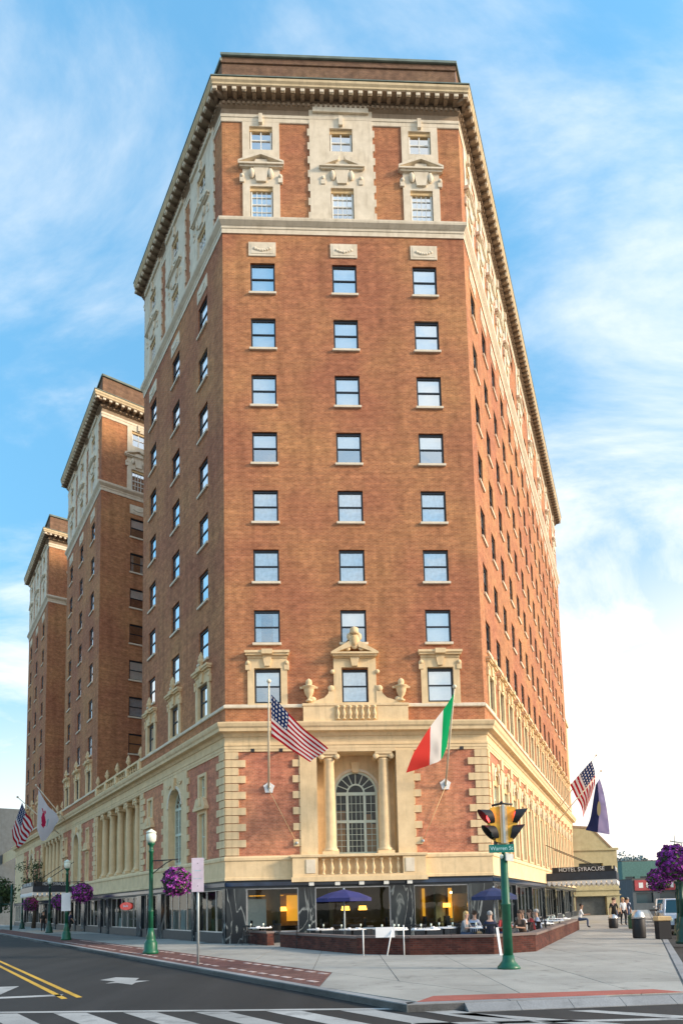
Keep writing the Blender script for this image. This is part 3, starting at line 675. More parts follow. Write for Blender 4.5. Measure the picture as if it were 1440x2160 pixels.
# front podium
b = MB()
pod_ops = [(4.45, 8.36, 4.17, 9.30)]
b.holes(0, FW, Z_POD, 9.32, pod_ops, M['brick_low'], depth=1.15, mrev=S); FF.put('wall', b.mesh('wall'))
b = MB(); b.holes(0, FW, 9.3, 9.62, [], S, y=0); b.holes(0, FW, 9.6, 10.7, [], S, y=0.01); FF.put('frieze', b.mesh('frieze'))
for a, c in ((3.62, 4.45), (8.36, 9.2)):
    b = MB(); b.box(a, c, -.10, .0, Z_POD, 9.30, S); FF.put('pier', b.mesh('pier'))
def quoin_strip(F, uin, sgn, z0=4.19, z1=9.3, both=False, ws=.64, wl=.98, mes=None):
    """strip of alternating quoins: sgn +1 grows towards +u from uin"""
    n = int((z1 - z0) / .388); h = (z1 - z0) / n; s_, l_ = mes or (Q_S, Q_L)
    for i in range(n):
        lng = i % 2; wdt = wl if lng else ws
        F.put('quoin', l_ if lng else s_, uin if sgn > 0 else uin - wdt, -.002, z0 + i * h)
quoin_strip(FF, 0.0, 1); quoin_strip(FF, FW, -1)
QI = (quoin_me(.06), quoin_me(.36))
quoin_strip(FF, 3.62, -1, ws=.06, wl=.36, mes=QI); quoin_strip(FF, 9.2, 1, ws=.06, wl=.36, mes=QI)
# recessed loggia with arched window
def arch_panel(b, u0, u1, z0, z1, uc, r, zs, m, y, depth=.25, seg=18):
    """wall with an arched opening (half width r, springing zs)"""
    arc = [(uc + r * cos(pi - pi * i / seg), zs + r * sin(pi * i / seg)) for i in range(seg + 1)]
    b.add([(u0, y, z0), (uc - r, y, z0), (uc - r, y, zs), (u0, y, zs)], [(0, 1, 2, 3)], m); b.add([(uc + r, y, z0), (u1, y, z0), (u1, y, zs), (uc + r, y, zs)], [(0, 1, 2, 3)], m)
    for i in range(seg):
        a, c = arc[i], arc[i + 1]
        def outp(p, k):
            t = k / seg
            if t < .25: return (u0, zs + (z1 - zs) * t * 4)
            if t > .75: return (u1, zs + (z1 - zs) * (1 - t) * 4)
            return (u0 + (u1 - u0) * (t - .25) * 2, z1)
        e, f = outp(a, i), outp(c, i + 1)
        b.add([(a[0], y, a[1]), (c[0], y, c[1]), (f[0], y, f[1]), (e[0], y, e[1])], [(3, 2, 1, 0)][::-1], m)
        # corners
        if i / seg < .25 < (i + 1) / seg: b.add([(e[0], y, e[1]), (f[0], y, f[1]), (u0, y, z1)], [(0, 1, 2)], m)
        if i / seg < .75 < (i + 1) / seg: b.add([(e[0], y, e[1]), (f[0], y, f[1]), (u1, y, z1)], [(0, 1, 2)], m)
        b.add([(a[0], y, a[1]), (c[0], y, c[1]), (c[0], y + depth, c[1]), (a[0], y + depth, a[1])], [(0, 1, 2, 3)], m)
    for x in (uc - r, uc + r): b.add([(x, y, z0), (x, y, zs), (x, y + depth, zs), (x, y + depth, z0)], [(0, 1, 2, 3)], m)
def arch_band(b, uc, zs, r0, r1, y0, y1, m, seg=20):
    for i in range(seg):
        a, c = pi * i / seg, pi * (i + 1) / seg
        P = [(uc + r * cos(t), zs + r * sin(t)) for r, t in ((r0, a), (r1, a), (r1, c), (r0, c))]
        b.prism(P, y0, y1, m)
def arch_window(F, uc, r, z0, zs, w, muntins=True, blind=True):
    b = MB(); g = M['green_frame']; th = .09
    arch_band(b, uc, zs, r - .11, r, w, w + .1, g); arch_band(b, uc, zs, r * .42 - .08, r * .42, w - .01, w + .09, g)
    b.box(uc - r, uc - r + .11, w, w + .1, z0, zs, g); b.box(uc + r - .11, uc + r, w, w + .1, z0, zs, g)
    mu = r * .40
    for s_ in (-1, 1): b.box(uc + s_ * mu - .065, uc + s_ * mu + .065, w - .012, w + .088, z0, zs - .06, g)
    zt = [zs - .14, z0 + (zs - z0) * .53]
    b.box(uc - r + .1, uc + r - .1, w - .02, w + .08, zs - .14, zs + .02, g); b.box(uc - r + .1, uc + r - .1, w - .02, w + .08, zt[1] - .07, zt[1] + .07, g)
    b.box(uc - r + .1, uc + r - .1, w - .02, w + .08, z0, z0 + .12, g)
    if muntins:
        t = .022
        for za, zb, nz in ((z0 + .12, zt[1] - .07, 5), (zt[1] + .07, zs - .14, 3)):
            for k in range(1, nz): z = za + (zb - za) * k / nz; b.box(uc - r + .1, uc + r - .1, w + .02, w + .05, z - t / 2, z + t / 2, g)
            for x in (-.27, 0, .27): b.box(uc + x * mu * 1.9 - t / 2, uc + x * mu * 1.9 + t / 2, w + .021, w + .051, za, zb, g)
            for s_ in (-1, 1): x = uc + s_ * (mu + r) / 2; b.box(x - t / 2, x + t / 2, w + .022, w + .052, za, zb, g)
        for k in range(1, 8):
            a = pi * k / 8; ra, rb = r * .42, r - .1
            P = [(uc + ra * cos(a) - t * sin(a), zs + ra * sin(a) + t * cos(a)), (uc + rb * cos(a) - t * sin(a), zs + rb * sin(a) + t * cos(a)), (uc + rb * cos(a) + t * sin(a), zs + rb * sin(a) - t * cos(a)), (uc + ra * cos(a) + t * sin(a), zs + ra * sin(a) - t * cos(a))]
            b.prism(P, w + .02, w + .05, g)
    o = F.put('arched_window', b.mesh('arched_window'))
    p = MB(); seg = 18; vs = [(uc - r, w + .06, z0), (uc + r, w + .06, z0)] + [(uc + r * cos(pi * i / seg), w + .06, zs + r * sin(pi * i / seg)) for i in range(seg + 1)]
    p.add(vs, [tuple(range(len(vs)))], M['glass_dark']); q = link('pane', p.mesh('arched_pane'), o)
    if blind:
        c = MB(); n = 6
        for s_ in (-1, 1): c.box(uc + s_ * (r - .32) - .22, uc + s_ * (r - .32) + .22, w + .3, w + .34, z0, z0 + (zs - z0) * .5, M['curtain_warm'])
        link('curtain', c.mesh('drawn_curtain'), o)
    return o
b = MB(); arch_panel(b, 4.40, 8.42, Z_POD, 9.3, 6.42, 1.10, 7.40, S, 1.15, .2)
b.add([(4.40, .0, Z_POD + .01), (8.42, .0, Z_POD + .01), (8.42, 1.16, Z_POD + .01), (4.4, 1.16, Z_POD + .01)], [(0, 1, 2, 3)], S)
FF.put('loggia_wall', b.mesh('loggia_wall'))
b = MB(); arch_band(b, 6.42, 7.40, 1.11, 1.24, 1.09, 1.16, SP); b.prism([(6.28, 8.4), (6.56, 8.4), (6.66, 8.95), (6.18, 8.95)], .98, 1.16, S); FF.put('arch_moulding', b.mesh('arch_moulding'))
arch_window(FF, 6.42, 1.10, 4.25, 7.40, 1.20)
b = MB(); b.box(4.9, 7.9, 3.4, 3.5, 4.2, 9, M['room']); b.box(5.0, 7.8, 1.45, 3.4, 4.15, 4.2, M['dining_floor']); b.box(5.3, 5.9, 2.0, 2.05, 4.3, 6.6, M['curtain_warm']); b.box(7.0, 7.25, 2.0, 2.05, 4.3, 6.4, M['curtain_warm']); FF.put('hall_room', b.mesh('hall_room'))
col = column_me(5.1, .29)
FF.put('column', col, 5.06, .30, Z_POD + .02); FF.put('column', col, 7.76, .30, Z_POD + .02)
b = MB(); b.box(4.45, 8.36, -.06, .7, 9.26, 9.62, S); FF.put('loggia_beam', b.mesh('loggia_beam'))
# balcony
b = MB(); b.box(3.15, 9.66, -.55, -.12, 2.86, 3.08, S); b.box(3.20, 9.6, -.50, -.12, 3.08, 3.18, S)
b.box(3.2, 4.42, -.46, -.12, 3.18, 4.02, S); b.box(8.5, 9.6, -.46, -.12, 3.18, 4.02, S); b.box(3.85, 4.3, -.49, -.45, 3.26, 3.92, SP); b.box(8.62, 9.05, -.49, -.45, 3.26, 3.92, SP)
b.box(3.12, 9.68, -.52, -.10, 4.02, 4.16, S, bev=.02); FF.put('balcony', b.mesh('balcony'))
for i in range(10): FF.put('baluster', baluster_me, 4.68 + i * (8.28 - 4.68) / 9, -.3, 3.19)
for x in (4.09, 5.33, 6.48, 7.66, 8.79):
    b = MB().box(-.12, .12, -.5, -.3, 2.66, 2.85, M['white_frame'], bev=.02); FF.put('soffit_lamp', b.mesh('soffit_lamp'), x)

for x in (1.35, 2.72, 10.2, 11.6):
    b = MB(); b.box(-.05, .05, -.22, -.07, 9.28, 9.36, M['iron']); b.box(-.09, .09, -.34, -.2, 9.22, 9.38, M['iron']); FF.put('flood_light', b.mesh('flood_light'), x)

# ------------------------------------------------------------------ left facade and its towers
def niche(F, uc, warm=False):
    b = MB(); m = S
    panel(b, uc - .62, uc + .62, Z_POD + .02, 6.8, [(uc - .42, uc + .42, 4.25, 6.62)], m, .07, .2)
    panel(b, uc - .58, uc + .58, 7.35, 8.75, [(uc - .38, uc + .38, 7.5, 8.6)], m, .06, .2)
    b.box(uc - .8, uc + .8, -.26, 0, 6.8, 6.95, m)
    b.prism([(uc - .78, 6.95), (uc - .5, 7.4), (uc - .2, 7.5), (uc - .3, 6.95)], -.22, 0, m); b.prism([(uc + .3, 6.95), (uc + .2, 7.5), (uc + .5, 7.4), (uc + .78, 6.95)], -.22, 0, m)
    b.ball((uc, -.2, 7.15), (.22, .1, .32), m, 10, 6)
    F.put('window_surround', b.mesh('window_surround'))
    b = MB(); g = M['green_frame']
    for (z0, z1, hw) in ((4.25, 6.62, .42), (7.5, 8.6, .38)):
        b.box(uc - hw, uc - hw + .07, .12, .18, z0, z1, g); b.box(uc + hw - .07, uc + hw, .12, .18, z0, z1, g); b.box(uc - hw, uc + hw, .121, .179, z1 - .08, z1, g); b.box(uc - hw, uc + hw, .121, .179, z0, z0 + .08, g); b.box(uc - .03, uc + .03, .122, .17, z0, z1, g); b.box(uc - hw, uc + hw, .123, .172, (z0 + z1) / 2 - .03, (z0 + z1) / 2 + .03, g)
    o = F.put('window', b.mesh('niche_window'))
    p = MB()
    for (z0, z1, hw) in ((4.25, 6.62, .42), (7.5, 8.6, .38)): p.add([(uc - hw, .15, z0), (uc + hw, .15, z0), (uc + hw, .15, z1), (uc - hw, .15, z1)], [(0, 1, 2, 3)], M['glass'])
    link('pane', p.mesh('niche_pane'), o)
    return [(uc - .5, uc + .5, 4.2, 6.7), (uc - .46, uc + .46, 7.42, 8.68)]
coll = column_me(5.0, .26)
def podium_left(s0):
    F = LF; o = []
    for s_ in (2.9, 11.55): o += niche(F, -(s0 + s_))
    ua = -(s0 + 7.0)
    o2 = (ua - 1.9, ua + 1.9, 4.17, 9.30)
    b = MB(); b.holes(-(s0 + TW), -s0, Z_POD, 9.32, o + [o2], M['brick_low'], depth=.3); F.put('wall', b.mesh('wall'))
    b = MB(); arch_panel(b, ua - 1.95, ua + 1.95, Z_POD, 9.32, ua, 1.05, 7.55, S, -.06, .5); F.put('arch_panel', b.mesh('arch_panel'))
    b = MB(); arch_band(b, ua, 7.55, 1.06, 1.22, -.11, -.05, SP); b.prism([(ua - .16, 8.5), (ua + .16, 8.5), (ua + .26, 9.2), (ua - .26, 9.2)], -.2, -.05, S); carve(b, ua - .9, 8.6, .7, .5, S, -.1, 4); carve(b, ua + .9, 8.6, .7, .5, S, -.1, 4); F.put('arch_moulding', b.mesh('arch_moulding'))
    arch_window(F, ua, 1.05, 4.25, 7.55, .34)
    quoin_strip(F, ua + 1.9, 1, ws=.06, wl=.36, mes=QI); quoin_strip(F, ua - 1.9, -1, ws=.06, wl=.36, mes=QI)
    quoin_strip(F, -s0, -1); quoin_strip(F, -(s0 + TW), 1)
def colonnade(s0, s1):
    F = LF; u0, u1 = -s1, -s0
    b = MB(); b.holes(u0, u1, Z_POD, 9.32, [(u0 + .35, u1 - .35, 4.25, 9.25)], S, y=0, depth=1.3, mrev=SW)
    b.add([(u0, 1.3, 4.2), (u1, 1.3, 4.2), (u1, 1.3, 9.3), (u0, 1.3, 9.3)], [(0, 1, 2, 3)], SW); F.put('loggia_wall', b.mesh('loggia_wall'))
    n = 5; sp = (s1 - s0 - .7) / (n + .2)
    for i in range(n):
        F.put('column', coll, u1 - .35 - sp * (i + .6), .32, 4.25)
        b = MB(); x = u1 - .35 - sp * (i + .6) - sp / 2; b.box(x - .45, x + .45, 1.24, 1.29, 4.4, 8.6, M['green_frame']); b.box(x - .36, x + .36, 1.21, 1.25, 4.5, 8.5, M['dark_frame']); F.put('loggia_window', b.mesh('loggia_window'))
    # pierced balustrade with finials
    b = MB(); b.box(u0, u1, -.12, .18, 10.78, 11.0, S); b.box(u0, u1, -.14, .2, 11.52, 11.66, S)
    F.put('balustrade_rail', b.mesh('balustrade_rail'))
    k = 5; st = (s1 - s0 - .5) / (k - 1)
    for i in range(k):
        x = u1 - .25 - st * i
        F.put('balustrade_post', MB().box(-.24, .24, -.16, .22, 10.99, 11.54, S).mesh('balustrade_post'), x); F.put('finial', finial_me, x, .03, 11.66)
        if i < k - 1:
            for j in range(4): F.put('baluster', SMB, x - st * (j + 1) / 5, .03, 10.99)
SMB = MB().lathe([(r, z * .7) for r, z in BAL_P], S, seg=6).mesh('baluster')
for ti, s0 in enumerate(TS):
    ops = []
    for k in range(3):
        u = -(s0 + 2.75 + 4.353 * k)
        ops += stack(LF, u, 'side', 'side', 1.30, row7=True, top=False, finial=True)
        # stone bay of the two top storeys
        bay_top_side(LF, u, 1.15, True, blinds='curf')
    tower_wall(LF, -(s0 + TW), -s0, ops)
    courses(LF, -(s0 + TW), -s0, .0 if ti else 0, E_L if ti == 0 else 1.0, low=False)
    podium_left(s0)
b = MB(); b.holes(-85, 0, 9.3, 10.8, [], S); LF.put('frieze', b.mesh('frieze'))
for nm, prof, m in (('belt_course', PR_BELT, S), ('main_cornice', PR_MAIN, S), ('architrave', PR_ARCH, S)):
    b = MB(); course(b, -70, 0, prof, m, 0, E_L); LF.put(nm, b.mesh(nm))
for s0 in TS:
    b = MB(); course(b, -(s0 + TW), -s0, PR_SILL, SP, 0, E_L if s0 == 0 else 0); LF.put('sill_course', b.mesh('sill_course'))
colonnade(TW, TS[1]); colonnade(TS[1] + TW, TS[2])
b = MB(); b.holes(-70, -(TS[2] + TW), Z_POD, 9.32, [], S); LF.put('wall', b.mesh('wall'))
# court walls of the second and third towers
for ti, F in ((1, C2), (2, C3)):
    ops = []
    for k, uc in enumerate((3.15, 7.4)):
        ops += stack(F, uc, 'side', 'side', 1.30, row7='plain', warm_row=6 if ti == 1 and k == 0 else None)  # the orange-lit window is put in as curtain colour
    tower_wall(F, 0, 11, ops); courses(F, 0, 11, 1.0, 0, low=False)
# attics of the towers
for ti, s0 in enumerate(TS):
    for F, u0, u1, a in ((LF, -(s0 + TW), -s0, (0, 0)),) + (((C2, 0, 11, (0, 0)),) if ti == 1 else ()) + (((C3, 0, 11, (0, 0)),) if ti == 2 else ()):
        b = MB(); b.holes(u0, u1, 45.85, 47.9, [], M['brick_top'], y=.03); F.put('attic_wall', b.mesh('attic_wall'))
        b = MB(); course(b, u0, u1, [(.05, 47.9), (.09, 47.92), (.09, 48.06), (.03, 48.14)], M['copper'], 0, 0); F.put('coping', b.mesh('coping'))
# plain closing walls and the spine between towers
def plain(F, u0, u1, z0, z1, m=None, y=0): b = MB(); b.holes(u0, u1, z0, z1, [], m or M['brick'], y=y); return F.put('wall', b.mesh('wall'))
for F in (B1, B2, B3): plain(F, 0, 11, 4, 48)
SPI = Frame(PL + LD * TS[2] + INL * 11, -56.064)
plain(SPI, 0, TS[2] - TS[1] - TW, 10, 48); SPI = Frame(PL + LD * TS[1] + INL * 11, -56.064); plain(SPI, 0, TS[1] - TW, 10, 48)
# roofs
def roofpoly(pts, z, name='roof', m=None):
    b = MB(); b.slab([(p.x - PL.x, p.y - PL.y) for p in pts], z - .2, z, m or M['roof']); return link(name, b.mesh(name), hotel)
PRE = PR + RD * RLEN; LE = PL + LD * 63 + INL * 11
roofpoly([PL + LD * .1, PR + RD * .1, PRE, LE, PL + LD * TW + INL * 11, PL + LD * TW], 45.8)
for s0 in TS[1:]: roofpoly([PL + LD * s0, PL + LD * s0 + INL * 11.2, PL + LD * (s0 + TW) + INL * 11.2, PL + LD * (s0 + TW)], 45.8)
for a, c in ((TW, TS[1]), (TS[1] + TW, TS[2]), (TS[2] + TW, 70)): roofpoly([PL + LD * a, PL + LD * a + INL * 11, PL + LD * c + INL * 11, PL + LD * c], 10.75)

# ------------------------------------------------------------------ right facade
ops = []; NB = 15; BR = 2.802; O0 = 1.821
for k in range(NB):
    u = O0 + BR * k
    near = k < 9
    ops += stack(RF, u, 'right', 'right', 1.12, row7=True, top=(k % 2 == 0 or k < 4), wtop=.95, grid=('gridn', 'twon'), finial=False, blinds=None)
tower_wall(RF, 0, RLEN, ops)
courses(RF, 0, RLEN, E_R, 0.2)
b = MB(); b.holes(0, RLEN, 45.85, 48.18, [], M['brick_top'], y=.02); RF.put('attic_wall', b.mesh('attic_wall'))
b = MB(); course(b, 0, RLEN, [(.05, 48.18), (.09, 48.2), (.09, 48.34), (.03, 48.42)], M['copper'], E_R, 0); RF.put('coping', b.mesh('coping'))
# podium: pilasters and tall windows
b = MB(); pops = []
for k in range(NB):
    u = O0 + BR * k; pops.append((u - .62, u + .62, 4.3, 8.3))
b.holes(0, RLEN, Z_POD, 9.32, pops, M['brick_low'], depth=.3, mrev=S); RF.put('wall', b.mesh('wall'))
b = MB(); b.holes(0, RLEN, 9.3, 10.75, [], S); RF.put('frieze', b.mesh('frieze'))
pil = MB().box(-.28, .28, -.14, 0, Z_POD, 4.6, S).box(-.24, .24, -.11, 0, 4.6, 8.8, S).box(-.30, .30, -.17, 0, 8.8, 9.3, S).mesh('pilaster')
sur = MB(); panel(sur, -.92, .92, 4.2, 8.8, [(-.6, .6, 4.3, 8.28)], S, .05, .25); arch_band(sur, 0, 7.9, .6, .78, -.14, -.04, SP, 10); sur.ball((0, -.16, 8.62), (.2, .12, .26), S, 8, 5); sur.box(-.6, .6, .02, .2, 7.75, 8.29, SW)
sur = sur.mesh('window_surround')
winp = MB(); g = M['green_frame']
for x in (-.6, -.04, .52): winp.box(x, x + .08, .12, .2, 4.3, 7.8, g)
for z in (4.3, 5.9, 7.0): winp.box(-.6, .6, .121, .19, z, z + .09, g)
winp = winp.mesh('tall_window'); wpp = MB().add([(-.6, .17, 4.3), (.6, .17, 4.3), (.6, .17, 7.8), (-.6, .17, 7.8)], [(0, 1, 2, 3)], M['glass']).mesh('tall_pane')
for k in range(NB):
    u = O0 + BR * k
    RF.put('window_surround', sur, u); o = RF.put('window', winp, u); link('pane', wpp, o)
    RF.put('pilaster', pil, u + BR / 2 - .0)
quoin_strip(RF, 0.0, 1, ws=.5, wl=.36, mes=(quoin_me(.42), quoin_me(.30)))
# stair block beyond the far end of the right facade
E_ = Frame(PR + RD * RLEN, -24.393)
b = MB(); b.box(RLEN + .05, RLEN + 2.6, .1, 8, 0, 21.6, SW); b.box(RLEN + .05, RLEN + 2.75, -.05, 8, 21.6, 22.0, S); RF.put('stair_tower', b.mesh('stair_tower'))
v_ = LE - PRE; plain(Frame(PRE, math.degrees(math.atan2(v_.y, v_.x))), 0, v_.length, 0, 45.6)

# ------------------------------------------------------------------ street level shop fronts
def shopfront(F, u0, u1, piers, mulls, name='shopfront'):
    """piers: list (u0,u1) of black marble; glass between"""
    pz = 2.62
    for a, c in piers:
        b = MB(); b.box(a, c, -.06, .5, 0, pz, M['marble']); F.put('marble_pier', b.mesh('marble_pier'))
    b = MB(); b.box(u0, u1, -.02, .45, pz, 3.0, M['dark_frame']); b.box(u0, u1, -.08, -.02, 2.72, 2.9, M['navy']); F.put('shop_lintel', b.mesh('shop_lintel'))
    edges = [u0] + [x for p in piers for x in p] + [u1]
    cur = u0; gaps = []
    for a, c in sorted(piers):
        if a > cur + .05: gaps.append((cur, a))
        cur = c
    if u1 > cur + .05: gaps.append((cur, u1))
    for a, c in gaps:
        b = MB(); b.box(a, c, .0, .4, 0, .5, M['dark_frame']); b.box(a, c, .16, .24, .5, .56, M['metal']); b.box(a, c, .16, .24, pz - .06, pz, M['metal'])
        n = max(1, round((c - a) / mulls))
        for i in range(n + 1): x = a + (c - a - .05) * i / n; b.box(x, x + .05, .161, .239, .56, pz - .06, M['metal'])
        o = F.put('shop_window', b.mesh('shop_window'))
        p = MB(); p.add([(a, .2, .5), (c, .2, .5), (c, .2, pz), (a, .2, pz)], [(0, 1, 2, 3)], M['glass_dark']); link('pane', p.mesh('shop_pane'), o)
M['navy'] = mat('dark_blue_glass_fascia', (.012, .03, .07), .12, var=.5, scale=1.2)
shopfront(FF, 0, FW, [(0, .95), (3.45, 4.25), (7.9, 9.05), (11.75, FW)], 3.4)
shopfront(LF, -13.4, 0, [(-.35, 0), (-4.4, -4.1), (-10.0, -9.3), (-12.1, -11.9), (-13.4, -13.2)][::-1], 1.35)
shopfront(LF, -33, -13.4, [(-14.2, -13.4), (-21.9, -21.3), (-24.2, -23.5), (-30.0, -28.9), (-33, -32.4)][::-1], 1.3)
shopfront(LF, -70, -33, [(-36.6, -35.4), (-42, -41.2), (-48, -47), (-55, -54), (-62, -61)][::-1], 1.6)
shopfront(RF, 0, RLEN, [(0, .5), (6.1, 6.6), (12.1, 12.6), (18.4, 19.2), (25, 25.8), (31, 31.8), (38, 38.8)], 1.5)
# restaurant interior
M['ochre'] = mat('ochre_wall', (.34, .24, .08), .8, var=.2); M['olive'] = mat('olive_wall', (.13, .115, .05), .85, var=.3, scale=1.2); M['ceil'] = mat('dark_ceiling', (.05, .045, .03), .9)
M['lit_ochre'] = mat('ochre_panel_with_glow', (.7, .35, .03), .8, var=.1, emit=(1, .42, .03), estr=.42)  # the lit look of the panels is put in as their own glow
b = MB(); b.box(.3, FW - .3, 5.4, 5.5, 0, 3.0, M['olive']); b.box(.3, FW - .3, .4, 5.4, -.04, .02, M['dining_floor']); b.box(.3, FW - .3, .5, 5.4, 2.96, 3.05, M['ceil'])
b.box(5.0, 5.2, 3.0, 5.4, 0, 3.0, M['olive']); b.box(9.2, 10.6, 3.2, 3.3, .3, 2.6, M['ochre']); b.box(2.0, 3.9, 3.6, 3.66, .7, 2.4, M['ochre'])
FF.put('dining_room', b.mesh('dining_room'))
for a, c, z0, z1 in ((2.75, 3.45, .95, 2.3), (11.35, 11.55, .9, 2.5), (9.95, 10.1, .9, 2.5), (.8, 2.6, 2.28, 2.33)):
    b = MB().box(a, c, 3.1, 3.14, z0, z1, M['lit_ochre']); FF.put('lit_panel', b.mesh('lit_panel'))
def pendant(u, w, z, rad=.23):
    b = MB().lathe([(.01, z + .1), (rad * .8, z + .1), (rad, z - .12), (rad * .95, z - .12)], M['shade'], u, w, 12); b.tube([(u, w, z + .1), (u, w, 2.96)], .01, M['iron'], 4); FF.put('pendant_lamp', b.mesh('pendant_lamp'))
for u, z in ((1.05, 1.62), (2.55, 1.60), (5.85, 1.56), (6.75, 1.56), (11.2, 1.6)): pendant(u, 2.9, z)
for u, z in ((.75, 1.95), (8.2, 1.9), (11.4, 2.25)):
    b = MB().ball((u, 2.6, z), .07, M['bulb'], 8, 5); b.tube([(u, 2.6, z), (u, 2.6, 2.96)], .008, M['iron'], 4); FF.put('pendant_lamp', b.mesh('pendant_bulb'))
for k, u in enumerate((1.6, 4.0, 6.2, 8.4, 10.4, 11.6)):
    b = MB().box(u - .45, u + .45, 1.6, 2.3, .72, .76, M['dining_floor']); b.box(u - .05, u + .05, 1.9, 2.0, 0, .72, M['iron']); b.box(u - .6, u - .5, 1.6, 2.3, 0, 1.05, M['black']); b.box(u + .5, u + .6, 1.6, 2.3, 0, 1.05, M['black']); FF.put('dining_booth', b.mesh('dining_booth'))
# shallow display rooms behind the other shop windows
for F, a, c in ((LF, -70, -.3), (RF, .3, RLEN)):
    b = MB(); b.box(a, c, 3.0, 3.1, 0, 3.0, M['olive']); b.box(a, c, .4, 3.0, -.04, .02, M['dining_floor']); b.box(a, c, .5, 3.0, 2.96, 3.04, M['ceil'])
    n = int((c - a) / 2.6)
    for i in range(n):
        x = a + (i + random.uniform(.2, .8)) * (c - a) / n; w = random.uniform(.15, .5); h = random.uniform(1.0, 2.3)
        b.box(x - w, x + w, random.uniform(1, 2), 2.6, .02, h, random.choice([M['ochre'], M['curtain'], M['blind'], M['black'], M['olive'], M['room']]))
    F.put('display_room', b.mesh('display_room'))
b = MB(); b.box(0, 12.3, 2.2, 2.26, 0, 0.01, M['olive'])
# red oval sign in the left shop window
T = Matrix.Translation((-17.2, .12, 2.0)) @ Matrix.Rotation(pi / 2, 4, 'X')
M['signred'] = mat('red_sign_face', (.45, .03, .03), .5, var=.1, emit=(1, .1, .06), estr=.15)
vs = [(1.45 * cos(2 * pi * i / 20), .27 * sin(2 * pi * i / 20)) for i in range(20)]
b = MB().slab(vs, -.03, .03, M['signred'], T)
for i in range(5): b.box(-17.75 + i * .24, -17.61 + i * .24, .08, .088, 1.93 + .02 * (i % 2), 2.09 - .03 * (i % 3), M['white'])
LF.put('oval_sign', b.mesh('oval_sign'))
#PART2
# ------------------------------------------------------------------ ground, road, pavement
def poly_obj(name, pts, z, m, z0=None, parent=None, kind=None, label=None):
    b = MB()
    if z0 is None: b.add([(p[0], p[1], z) for p in pts], [tuple(range(len(pts)))], m)
    else: b.slab(pts, z0, z, m)
    o = link(name, b.mesh(name), parent)
    if kind: o['kind'] = kind
    if label: o['label'] = label
    return o
ground = poly_obj('ground', [(-2500, -300), (2500, -300), (2500, 4000), (-2500, 4000)], -.16, M['ground'], kind='structure')
road = poly_obj('road', [(-260, -60), (260, -60), (260, 400), (-260, 400)], -.13, M['asphalt'], kind='structure')
nL = -INL; nR = Vector((RD.y, -RD.x))
CL0 = PL + nL * 5.75                       # a point of the left kerb line
CR0 = PR + nR * 7.45
def isect(p, d, q, e):
    t = ((q.x - p.x) * e.y - (q.y - p.y) * e.x) / (d.x * e.y - d.y * e.x); return p + d * t
FR0 = Vector((0.9, 11.35)); FRD = Vector((1, .09)).normalized()
KA = isect(CL0, LD, FR0, FRD); KB = isect(CR0, RD, FR0, FRD)
pavement = link('pavement', None); tag(pavement, kind='structure')
poly_obj('bedding', [tuple(KA), tuple(KB), tuple(CR0 + RD * 150), tuple(PR + RD * 150), tuple(PL + LD * 150), tuple(CL0 + LD * 150)], -.012, M['joint'], -.5, pavement)
# concrete flags, cut to the kerb lines
def clip(poly, p, n):
    out_ = []
    for i in range(len(poly)):
        a, c = poly[i], poly[(i + 1) % len(poly)]; da, dc = (a - p).dot(n), (c - p).dot(n)
        if da >= 0: out_.append(a)
        if (da > 0) != (dc > 0) and abs(da - dc) > 1e-9: out_.append(a + (c - a) * (da / (da - dc)))
    return out_
fn = Vector((-FRD.y, FRD.x)); G_ = 2.05
for i in range(-12, 13):
    for j in range(0, 14):
        a0, b0 = 1.2 + i * G_, 9.6 + j * G_; g_ = .010
        q = [Vector((a0 + g_, b0 + g_)), Vector((a0 + G_ - g_, b0 + g_)), Vector((a0 + G_ - g_, b0 + G_ - g_)), Vector((a0 + g_, b0 + G_ - g_))]
        for p, n in ((CL0 + INL * 2.05, INL), (KA + fn * .22, fn), (CR0 - nR * .25, -nR)): q = clip(q, p, n) if len(q) > 2 else q
        if len(q) < 3: continue
        ce = sum(q, Vector((0, 0))) / len(q)
        if (ce - PL).dot(INL) > .4 and (ce - PL).dot(Vector((-FF.d.y, FF.d.x))) > .5 and (ce - PR).dot(-nR) > .4: continue
        if (ce - PL).dot(LD) > 22 or ce.y > 38: continue
        # leave the tactile strip free
        b = MB(); b.slab([(v.x, v.y) for v in q], -.03, random.uniform(-.002, .002), M['concrete'])
        link('slab', b.mesh('slab'), pavement)
poly_obj('far_paving', [tuple(CL0 + LD * 29 + INL * 2), tuple(PL + LD * 22.5 + INL * .3), tuple(PL + LD * 150), tuple(CL0 + LD * 150 + INL * .2), tuple(CL0 + LD * 29 + INL * .2)], -.004, M['concrete'], -.05, pavement)
poly_obj('far_paving', [(PR + RD * 5.2).to_tuple(), (CR0 - nR * .25 + RD * 5.2).to_tuple(), (CR0 - nR * .25 + RD * 150).to_tuple(), (PR + RD * 150).to_tuple()], -.006, M['concrete'], -.05, pavement)
# kerb stones
def kerb(p, d, n, length, st=1.8, far=True):
    k = int(length / st)
    for i in range(k):
        a = p + d * (i * st + .01); c = p + d * ((i + 1) * st - .01)
        b = MB(); b.slab([tuple(a), tuple(c), tuple(c + n * .2), tuple(a + n * .2)], -.3, .006, M['kerb']); link('kerb_stone', b.mesh('kerb_stone'), pavement)
kerb(KA, LD, INL, 72)
b = MB(); a = CL0 + LD * 55; c = CL0 + LD * 150; b.slab([tuple(a), tuple(a + INL * .2), tuple(c + INL * .2), tuple(c)], -.3, .004, M['kerb']); link('far_kerb', b.mesh('far_kerb'), pavement)
kerb(KA, FRD, fn, (KB - KA).length); kerb(KB, RD, -nR, 60)
